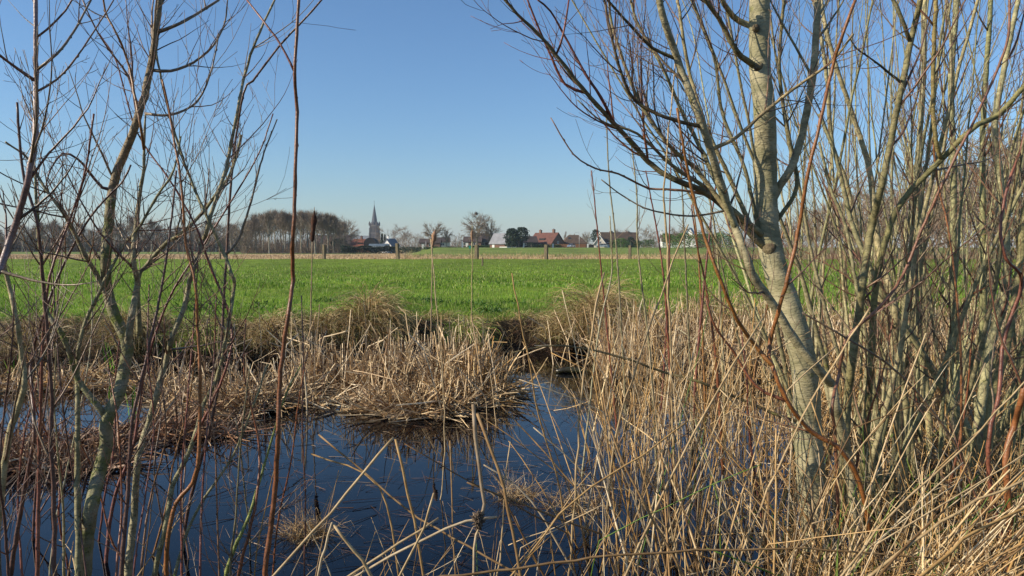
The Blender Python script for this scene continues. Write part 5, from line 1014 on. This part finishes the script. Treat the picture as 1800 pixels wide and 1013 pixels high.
g.prism([(2.4 * math.cos(a), 3.0 + 2.4 * math.sin(a)) for a in np.linspace(0, PI, 13)], -3, 3, 'y'); g.build('roof', M['dark'], o); g = Geo(); g.box(-2.3, 2.3, -2.9, 2.9, -0.2, 3.0); g.build('wall', M['dark'], o); g = Geo(); g.box(-1.1, 1.1, -2.98, -2.903, 0, 2.3); g.build('door', M['wood'], o)
x = gx(667, 262); o = thing('greenhouse', 'low glazed greenhouse with pale panes behind the dark hedge', 'greenhouse', (x, 262, hz(x, 262) + 0.6))
g = Geo(); g.prism([(-1.6, 0), (1.6, 0), (1.6, 1.9), (0, 2.7), (-1.6, 1.9)], -3.6, 3.6, 'x'); g.build('glazing', M['green_glass'], o)
for k in range(9):
    xx = -3.6 + 0.9 * k; g = Geo(); g.box(xx - 0.04, xx + 0.04, -1.66, -1.603, 0, 1.92); g.build('glazing_bar', M['white'], o)
house(687, 275, 5.2, 4.2, 2.5, 4.9, R(65), 'small house with blue grey gable and white side wall right of the two slim conifers', 'slate', 'white', chim=((-1.5, 0, 0.9, 0.6),), zoff=0.2)
house(757, 330, 9, 6, 2.6, 4.2, 0, 'low brown house glimpsed behind the first lamp pole', 'dark_roof', 'brick', wins=W2[:2]); house(775, 345, 8, 6, 2.8, 4.6, R(10), 'low house half hidden behind the round bare trees', 'dark_roof', 'cream', wins=W2[:2])
house(832, 318, 7.5, 6, 2.6, 4.6, R(-5), 'low dark roofed house behind the largest round tree', 'dark_roof', 'brick', wins=W2[:2])
house(858, 322, 11.5, 8, 2.5, 6.0, R(12), 'dark steep roofed house behind the second round tree', 'dark_roof', 'dark', chim=((1.5, 0, 1.0, 0.8),), wins=W2)
o = house(884, 285, 7.4, 7.2, 1.9, 5.6, R(-28), 'grey roofed barn with white plinth left of the dark conifer', 'grey_roof', 'brick', wins=(), name='barn', zoff=-0.3)
g = Geo(); g.box(0.5, 3.74, -3.65, 3.65, -0.2, 0.62); g.build('plinth', M['white'], o)
house(926, 305, 7.5, 7, 2.4, 4.7, R(10), 'dark low house between the conifers and the red roofed house', 'dark_roof', 'dark', wins=((-1.5, 0.9, 1.4, 1.2), (1.5, 0.9, 1.2, 1.2)), zoff=-0.2)
o = house(961, 312, 11.4, 9.5, 2.3, 6.6, R(-38), 'red tiled house with two chimneys and blue solar panels', 'red_roof', 'brick', chim=((-3.2, 0, 1.2, 0.9), (3.6, 0, 1.4, 0.9)), wins=W2, zoff=-0.5)
g = Geo(); sl = (6.6 - 2.3) / 4.75
for k in range(4):
    for j in range(2):
        y0, y1 = 1.0 + j * 1.5, 2.35 + j * 1.5; x0 = -4.6 + k * 1.1
        g = Geo(); g.poly([(x0, y0, 6.6 - y0 * sl + 0.28), (x0 + 1, y0, 6.6 - y0 * sl + 0.28), (x0 + 1, y1, 6.6 - y1 * sl + 0.28), (x0, y1, 6.6 - y1 * sl + 0.28), (x0, y0, 6.6 - y0 * sl + 0.36), (x0 + 1, y0, 6.6 - y0 * sl + 0.36), (x0 + 1, y1, 6.6 - y1 * sl + 0.36), (x0, y1, 6.6 - y1 * sl + 0.36)], [[0, 1, 2, 3], [4, 5, 6, 7], [0, 1, 5, 4], [1, 2, 6, 5], [2, 3, 7, 6], [3, 0, 4, 7]]); g.build('solar_panel', M['blue_panel'], o)
g = Geo(); g.box(-1.4, 1.4, -3.6, -2.0, 3.1, 4.4); g.build('dormer', M['dark'], o)
o = house(1008, 318, 10, 9, 2.0, 5.4, R(5), 'brown hipped roof house behind the brown fence and blue car', 'thatch', 'brick', hip=3.2, wins=W2[:2], zoff=-0.2)
g = Geo(); sl = 3.4 / 4.5; g.poly([(-2.6, -2.4, 5.4 - 2.4 * sl + 0.3), (-1.4, -2.4, 5.4 - 2.4 * sl + 0.3), (-1.4, -1.5, 5.4 - 1.5 * sl + 0.3), (-2.6, -1.5, 5.4 - 1.5 * sl + 0.3), (-2.6, -2.4, 5.4 - 2.4 * sl + 0.1), (-1.4, -2.4, 5.4 - 2.4 * sl + 0.1), (-1.4, -1.5, 5.4 - 1.5 * sl + 0.1), (-2.6, -1.5, 5.4 - 1.5 * sl + 0.1)], [[0, 1, 2, 3], [4, 5, 6, 7], [0, 1, 5, 4], [1, 2, 6, 5], [2, 3, 7, 6], [3, 0, 4, 7]]); g.build('skylight', M['glass'], o)
o = house(1086, 300, 15, 9, 2.0, 6.3, R(14), 'long thatched house with pale gable boards behind tall shrubs', 'thatch', 'dark', chim=((-3, 0, 0.5, 1.0), (4.5, 0, 0.3, 0.9)), wins=((-5.5, 1.0, 2.0, 1.3), (-2, 1.0, 1.6, 1.2)), trim='cream', zoff=-0.3)
house(1055, 292, 5.5, 4.5, 1.9, 4.9, R(78), 'projecting gabled wing in white boards left of the thatched house', 'thatch', 'cream', trim='white', zoff=-0.3, wins=())
x = gx(1169, 300); o = house(1180, 305, 8.5, 6, 2.8, 5.6, R(-4), 'white walled house with a tall white chimney behind the ivy hedge', 'thatch', 'white', wins=W2[:2], chim=((-3.9, 0, 1.2, 1.0),), zoff=-0.1)
house(1213, 290, 8.5, 5.4, 3.0, 7.2, R(70), 'house with sharp white gable behind the ivy hedge', 'grey_roof', 'white', wins=(), zoff=0.4)
house(1238, 315, 12, 7, 2.8, 5.0, R(3), 'long low dark roof right of the sharp white gable', 'dark_roof', 'brick', wins=W2, zoff=0.4)

# church
CY = 950; x = gx(659, CY); zb = 0.0
o = thing('church', 'brick church with tall pointed slate spire and long nave on the horizon', 'church', (x, CY, zb), R(-14)); T = 4.6
k_ = CY / F     # metres per photo pixel
g = Geo(); g.box(-T, T, -T, T, 0, 30); 
for sx in (-1, 1):
    for sy in (-1, 1):
        for (h_, q) in ((12, 1.5), (21, 1.0), (27, 0.6)): g.box(sx * T - (q if sx < 0 else -0.01), sx * T + (q if sx > 0 else -0.01), sy * T - 0.5, sy * T + 0.5, 0, h_); g.box(sx * T - 0.5, sx * T + 0.5, sy * T - (q if sy < 0 else -0.01), sy * T + (q if sy > 0 else -0.01), 0, h_ - 0.1)
g.build('tower', M['tower'], o)
for z_ in (10.5, 20.0, 29.4):
    g = Geo(); g.box(-T - 0.3, T + 0.3, -T - 0.3, T + 0.3, z_, z_ + 0.6); g.build('string_course', M['stone'], o)
for sx in (-1, 1):
    for sy in (-1, 1):
        g = Geo(); g.box(sx * T - 0.9, sx * T + 0.9, sy * T - 0.9, sy * T + 0.9, 30, 32.6); c_ = (sx * T, sy * T)
        g.poly([(c_[0] - 1, c_[1] - 1, 32.6), (c_[0] + 1, c_[1] - 1, 32.6), (c_[0] + 1, c_[1] + 1, 32.6), (c_[0] - 1, c_[1] + 1, 32.6), (c_[0], c_[1], 36)], [[0, 1, 4], [1, 2, 4], [2, 3, 4], [3, 0, 4], [3, 2, 1, 0]]); g.build('pinnacle', M['tower'], o)
def lancet(parent, cx_, z0, w_, h_, y, rot=0, m='dark'):
    pr = [(-w_ / 2, z0), (w_ / 2, z0), (w_ / 2, z0 + h_ * 0.7), (w_ * 0.3, z0 + h_ * 0.88), (0, z0 + h_), (-w_ * 0.3, z0 + h_ * 0.88), (-w_ / 2, z0 + h_ * 0.7)]
    g = Geo(); g.prism([(a + cx_, b) for a, b in pr], y - 0.12, y + 0.02, 'y')
    if rot:
        c, s = math.cos(rot), math.sin(rot); g.co = [np.stack([q[:, 0] * c - q[:, 1] * s, q[:, 0] * s + q[:, 1] * c, q[:, 2]], -1) for q in g.co]
    return g.build('window', M[m], parent)
for rot in (0, PI / 2, PI, -PI / 2):
    for cx_ in (-1.8, 1.8): lancet(o, cx_, 21.6, 1.7, 6.8, -T, rot)
    lancet(o, 0, 12.5, 1.3, 5, -T, rot)
    g = Geo(); c, s = math.cos(rot), math.sin(rot); V = [(-2.6, -T - 0.1, 30), (2.6, -T - 0.1, 30), (0, -T - 0.1, 34.5), (-2.6, -T + 1.5, 30), (2.6, -T + 1.5, 30), (0, -T + 2.8, 34.5)]
    g.poly([(a * c - b * s, a * s + b * c, z_) for a, b, z_ in V], [[0, 1, 2], [3, 5, 4], [0, 2, 5, 3], [1, 4, 5, 2]]); g.build('tower_gable', M['tower'], o)
g = Geo(); n = 8; z0, zt = 30, 58; rb = 4.4; ring = [(rb * math.cos(a + PI / 8), rb * math.sin(a + PI / 8), z0) for a in np.linspace(0, 2 * PI, 9)[:-1]]; ring2 = [(0.70 * rb * math.cos(a + PI / 8), 0.70 * rb * math.sin(a + PI / 8), 39) for a in np.linspace(0, 2 * PI, 9)[:-1]]
g.poly(ring + ring2 + [(0, 0, zt)], [[i, (i + 1) % 8, 8 + (i + 1) % 8, 8 + i] for i in range(8)] + [[8 + i, 8 + (i + 1) % 8, 16] for i in range(8)]); sp = g.build('spire', M['spire'], o)
g = Geo(); g.tube([[0, 0, 57], [0, 0, 62]], [0.16, 0.12], 6); g.box(-0.8, 0.8, -0.1, 0.1, 60.2, 60.5); g.build('cross', M['dark'], sp)
g = Geo(); g.prism([(-7, 0), (7, 0), (7, 8), (0, 16.4), (-7, 8)], -46, -T - 0.02, 'x'); g.build('nave', M['tower'], o)
g = Geo(); g.prism([(-7.6, 7.6), (0, 16.7), (7.6, 7.6), (7.6, 8.1), (0, 17.2), (-7.6, 8.1)], -46.3, -T - 0.02, 'x'); rf = g.build('nave_roof', M['slate'], o)
for k in range(8): lancet(o, -42 + k * 5, 2.4, 1.8, 5, -7.02)
for k in range(9): g = Geo(); g.box(-44.8 + k * 5, -44.2 + k * 5, -8.1, -7.01, 0, 7.2); g.build('buttress', M['tower'], o)
g = Geo(); g.box(-38.9, -37.1, -0.9, 0.9, 15.5, 20); g.poly([(-39.1, -1.1, 20), (-36.9, -1.1, 20), (-36.9, 1.1, 20), (-39.1, 1.1, 20), (-38, 0, 30)], [[0, 1, 4], [1, 2, 4], [2, 3, 4], [3, 0, 4], [3, 2, 1, 0]]); g.build('ridge_turret', M['slate'], rf)
# nest
x = gx(839, 300); g = Geo(); rng = np.random.default_rng(9); n = 160; c = rng.normal(0, 0.26, (n, 3)); d = rng.normal(size=(n, 3)) * 0.2
add_strands(g, np.stack([c - d, c, c + d], 1), np.full((n, 3), 0.035), np.ones((n, 3)), 3, 1, rng); o = g.build('bird_nest', M['stick'], loc=(gx(837.5, 299.5), 299.5, CZ + (HOR - 376) / F * 299.5)); tag(o, 'dark round bird nest near the top of the largest round tree', 'nest')
# lamp posts
def pole(px, Y, top, lab, arm=True, name='street_lamp', rr=0.09):
    x = gx(px, Y); z = hz(x, Y); H = CZ + (HOR - top) / F * Y - z; o = thing(name, lab, 'street lamp' if arm else 'pole', (x, Y, z))
    g = Geo(); g.tube([[0, 0, -0.2], [0, 0, H * 0.5], [0, 0, H]], [rr * 1.3, rr, rr * 0.7], 8); g.build('pole', M['galv'], o, True)
    if arm:
        g = Geo(); g.tube([[0, 0, H - 0.02], [-0.5, 0, H + 0.15], [-1.1, 0, H + 0.2]], [0.05, 0.045, 0.04], 6); g.build('arm', M['galv'], o, True); g = Geo(); g.prism([(-1.8, H + 0.14), (-1.05, H + 0.12), (-1.05, H + 0.27), (-1.7, H + 0.25)], -0.14, 0.14, 'y'); g.build('lamp_head', M['galv'], o)
pole(1018, 292, 410, 'street lamp with an arm to the left beside the blue grey car'); pole(749, 285, 424, 'short plain pole left of the round bare tree', False, 'road_pole'); pole(804, 285, 414, 'tall white pole beside the brown bushy tree', False, 'road_pole', 0.14)
x = gx(813, 292); g = Geo(); g.poly([(-0.35, -0.1, 0), (0.35, -0.1, 0), (0.1, -0.1, 2.6), (-0.3, -0.1, 2.6), (-0.35, 0.1, 0), (0.35, 0.1, 0), (0.1, 0.1, 2.6), (-0.3, 0.1, 2.6)], [[0, 1, 2, 3], [4, 5, 6, 7], [0, 1, 5, 4], [1, 2, 6, 5], [2, 3, 7, 6], [3, 0, 4, 7]]); o = g.build('road_marker', M['white'], loc=(x, 292, hz(x, 292))); tag(o, 'slanting white marker board right of the tall white pole', 'marker')
# gate posts, board fence
for px, lab in ((972, 'white gatepost at the left end of the brown board fence'), (1033, 'white gatepost right of the street lamp')):
    x = gx(px, 288); o = thing('gatepost', lab, 'gatepost', (x, 288, hz(x, 288)), 0, 'white gateposts'); g = Geo(); g.box(-0.25, 0.25, -0.25, 0.25, -0.1, 1.5); g.build('pillar', M['white'], o); g = Geo(); g.box(-0.32, 0.32, -0.32, 0.32, 1.5, 1.62); g.build('cap', M['stone'], o)
x0, x1 = gx(976, 300), gx(1030, 300); o = thing('board_fence', 'long brown board fence behind the blue grey car', 'fence', (x0, 300, hz(x0, 300))); n = 62; me = None
for k in range(n):
    if me is None: g = Geo(); g.box(0, 0.185, -0.02, 0.02, 0, 1.45); b_ = g.build('board', M['wood'], o); me = b_.data
    else: b_ = link('board', me, None, o)
    b_.location = (k * (x1 - x0) / n, 0, 0.02 * math.sin(k * 2.1))
g = Geo(); g.box(0, x1 - x0, 0.022, 0.08, 0.3, 0.4); g.box(0, x1 - x0, 0.022, 0.08, 1.1, 1.2); g.build('rail', M['wood'], o)
x0 = gx(1035, 297); g = Geo(); g.box(0, 2.4, -0.05, 0.05, 0, 1.25); o = g.build('gate', M['dark'], loc=(x0, 297, hz(x0, 297))); tag(o, 'dark gate between the right gatepost and the silver car', 'gate')
# wire mesh fence by the dike
x0, x1 = gx(700, 225), gx(742, 262); o = thing('mesh_fence', 'green wire mesh fence climbing to the dike behind the leaning post', 'fence', (x0, 222, hz(x0, 222) - 0.1))
for k in range(9):
    t = k / 8; xx, yy = (x1 - x0) * t, 38 * t; g = Geo(); g.tube([[xx, yy, 0], [xx, yy, 1.4 + 1.3 * t], [xx, yy, 1.9 + 1.3 * t]], [0.05] * 3, 5); g.build('fence_post', M['post'], o)
g = Geo()
for j in range(7):
    g.tube([[0, 0, 0.3 + 0.25 * j], [(x1 - x0) / 2, 19, 0.95 + 0.25 * j], [x1 - x0, 38, 1.6 + 0.25 * j]], [0.012] * 3, 3)
g.build('mesh', M['wire'], o)
# cars
def car(px, Y, rz, lab, paint, L=4.4, estate=True):
    x = gx(px, Y); o = thing('parked_car', lab, 'car', (x, Y, hz(x, Y) + 0.02), rz, 'cars parked on the dike road'); g = Geo(); h = L / 2
    low = [(-h, 0.35), (-h + 0.1, 0.25), (h - 0.1, 0.25), (h, 0.4), (h - 0.02, 0.68), (h - 0.35, 0.82), (h - 1.15, 0.95), (-h + 0.05, 0.98)]
    g.co = []; g.prism([(a, z) for a, z in low], -0.86, 0.86, 'y'); 
    bd = g.build('body', M[paint], o)
    rear = -h + (0.15 if estate else 0.75); g = Geo(); cab = [(rear, 0.98), (h - 1.3, 0.95), (h - 2.0, 1.42), (rear + 0.35, 1.45)]
    V = []
    for y in (-0.82, 0.82):
        for a, z in cab: V.append((a, y * (0.84 if z > 1.2 else 1), z))
    g.poly(V, [[3, 2, 1, 0], [4, 5, 6, 7], [0, 1, 5, 4], [1, 2, 6, 5], [2, 3, 7, 6], [3, 0, 4, 7]]); g.build('windows', M['glass'], o)
    g = Geo(); g.box(rear + 0.32, h - 1.98, -0.70, 0.70, 1.425, 1.49); g.build('car_roof', M[paint], o)
    for a in (rear + 0.25, (rear + h - 1.6) / 2, ):
        g = Geo(); g.box(a - 0.05, a + 0.05, -0.80, 0.80, 0.96, 1.44); g.build('door_pillar', M[paint], o)
    for a in (-h + 0.8, h - 0.85):
        for s_ in (-1, 1):
            g = Geo(); g.tube([[a, s_ * 0.70, 0.32], [a, s_ * 0.89, 0.32]], [0.32, 0.32], 16); wh = g.build('wheel', M['tyre'], o); g = Geo(); g.tube([[a, s_ * 0.885, 0.32], [a, s_ * 0.90, 0.32]], [0.2, 0.2], 12); g.build('rim', M['rim'], wh)
    for s_ in (-1, 1):
        g = Geo(); g.box(h - 0.28, h + 0.01, s_ * 0.68 - 0.16, s_ * 0.68 + 0.16, 0.58, 0.72); g.build('headlight', M['lamp_lens'], o); g = Geo(); g.box(-h - 0.02, -h + 0.1, s_ * 0.72 - 0.1, s_ * 0.72 + 0.1, 0.65, 0.9); g.build('tail_light', M['tail'], o)
        g = Geo(); g.box(h - 1.65, h - 1.5, s_ * 0.95 - 0.1, s_ * 0.95 + 0.1, 0.92, 1.06); g.build('mirror', M[paint], o)
car(1004, 284, R(-118), 'blue grey car parked nose towards us before the brown board fence', 'blue_paint', 4.3)
car(1057, 286, R(182), 'silver estate car parked side on left of the thatched house', 'silver_paint', 4.5)

# ------------------------------------------------------------------ haze
HZ = 0.00015
g = Geo(); g.box(-3400, 3400, -3400, 3400, -1.8, 72)
m = bpy.data.materials.new('pale_haze'); m.use_nodes = True; n = m.node_tree.nodes; n.clear()
ou = n.new('ShaderNodeOutputMaterial'); pv = n.new('ShaderNodeVolumePrincipled'); pv.inputs['Color'].default_value = (0.72, 0.85, 1.0, 1); pv.inputs['Density'].default_value = HZ
m.node_tree.links.new(pv.outputs[0], ou.inputs['Volume'])
o = g.build('haze', m); o['kind'] = 'stuff'

# ------------------------------------------------------------------ tell alike things apart by their place
from collections import defaultdict
bpy.context.view_layer.update()
byl = defaultdict(list)
for o in bpy.data.objects:
    if o.parent is None and o.get('category') and o.get('label'): byl[o['label']].append(o)
ORD = ['leftmost', 'second from left', 'third from left', 'fourth from left', 'fifth from left', 'sixth from left', 'seventh from left', 'eighth from left', 'ninth from left', 'tenth from left', 'eleventh from left', 'twelfth from left', 'thirteenth from left', 'fourteenth from left', 'fifteenth from left', 'sixteenth from left', 'seventeenth from left', 'eighteenth from left', 'nineteenth from left', 'twentieth from left']
for lb, os_ in byl.items():
    if len(os_) < 2: continue
    os_.sort(key=lambda o: o.location.x / max(o.location.y, 0.5))
    for k, o in enumerate(os_):
        w_ = ORD[k] if k < len(os_) - 1 and k < 20 else 'rightmost'
        if k >= 20 and k < len(os_) - 1: break
        nl = lb + ', ' + w_ + ' of those alike'
        if len(nl.split()) > 16: nl = lb + ', ' + w_
        o['label'] = nl
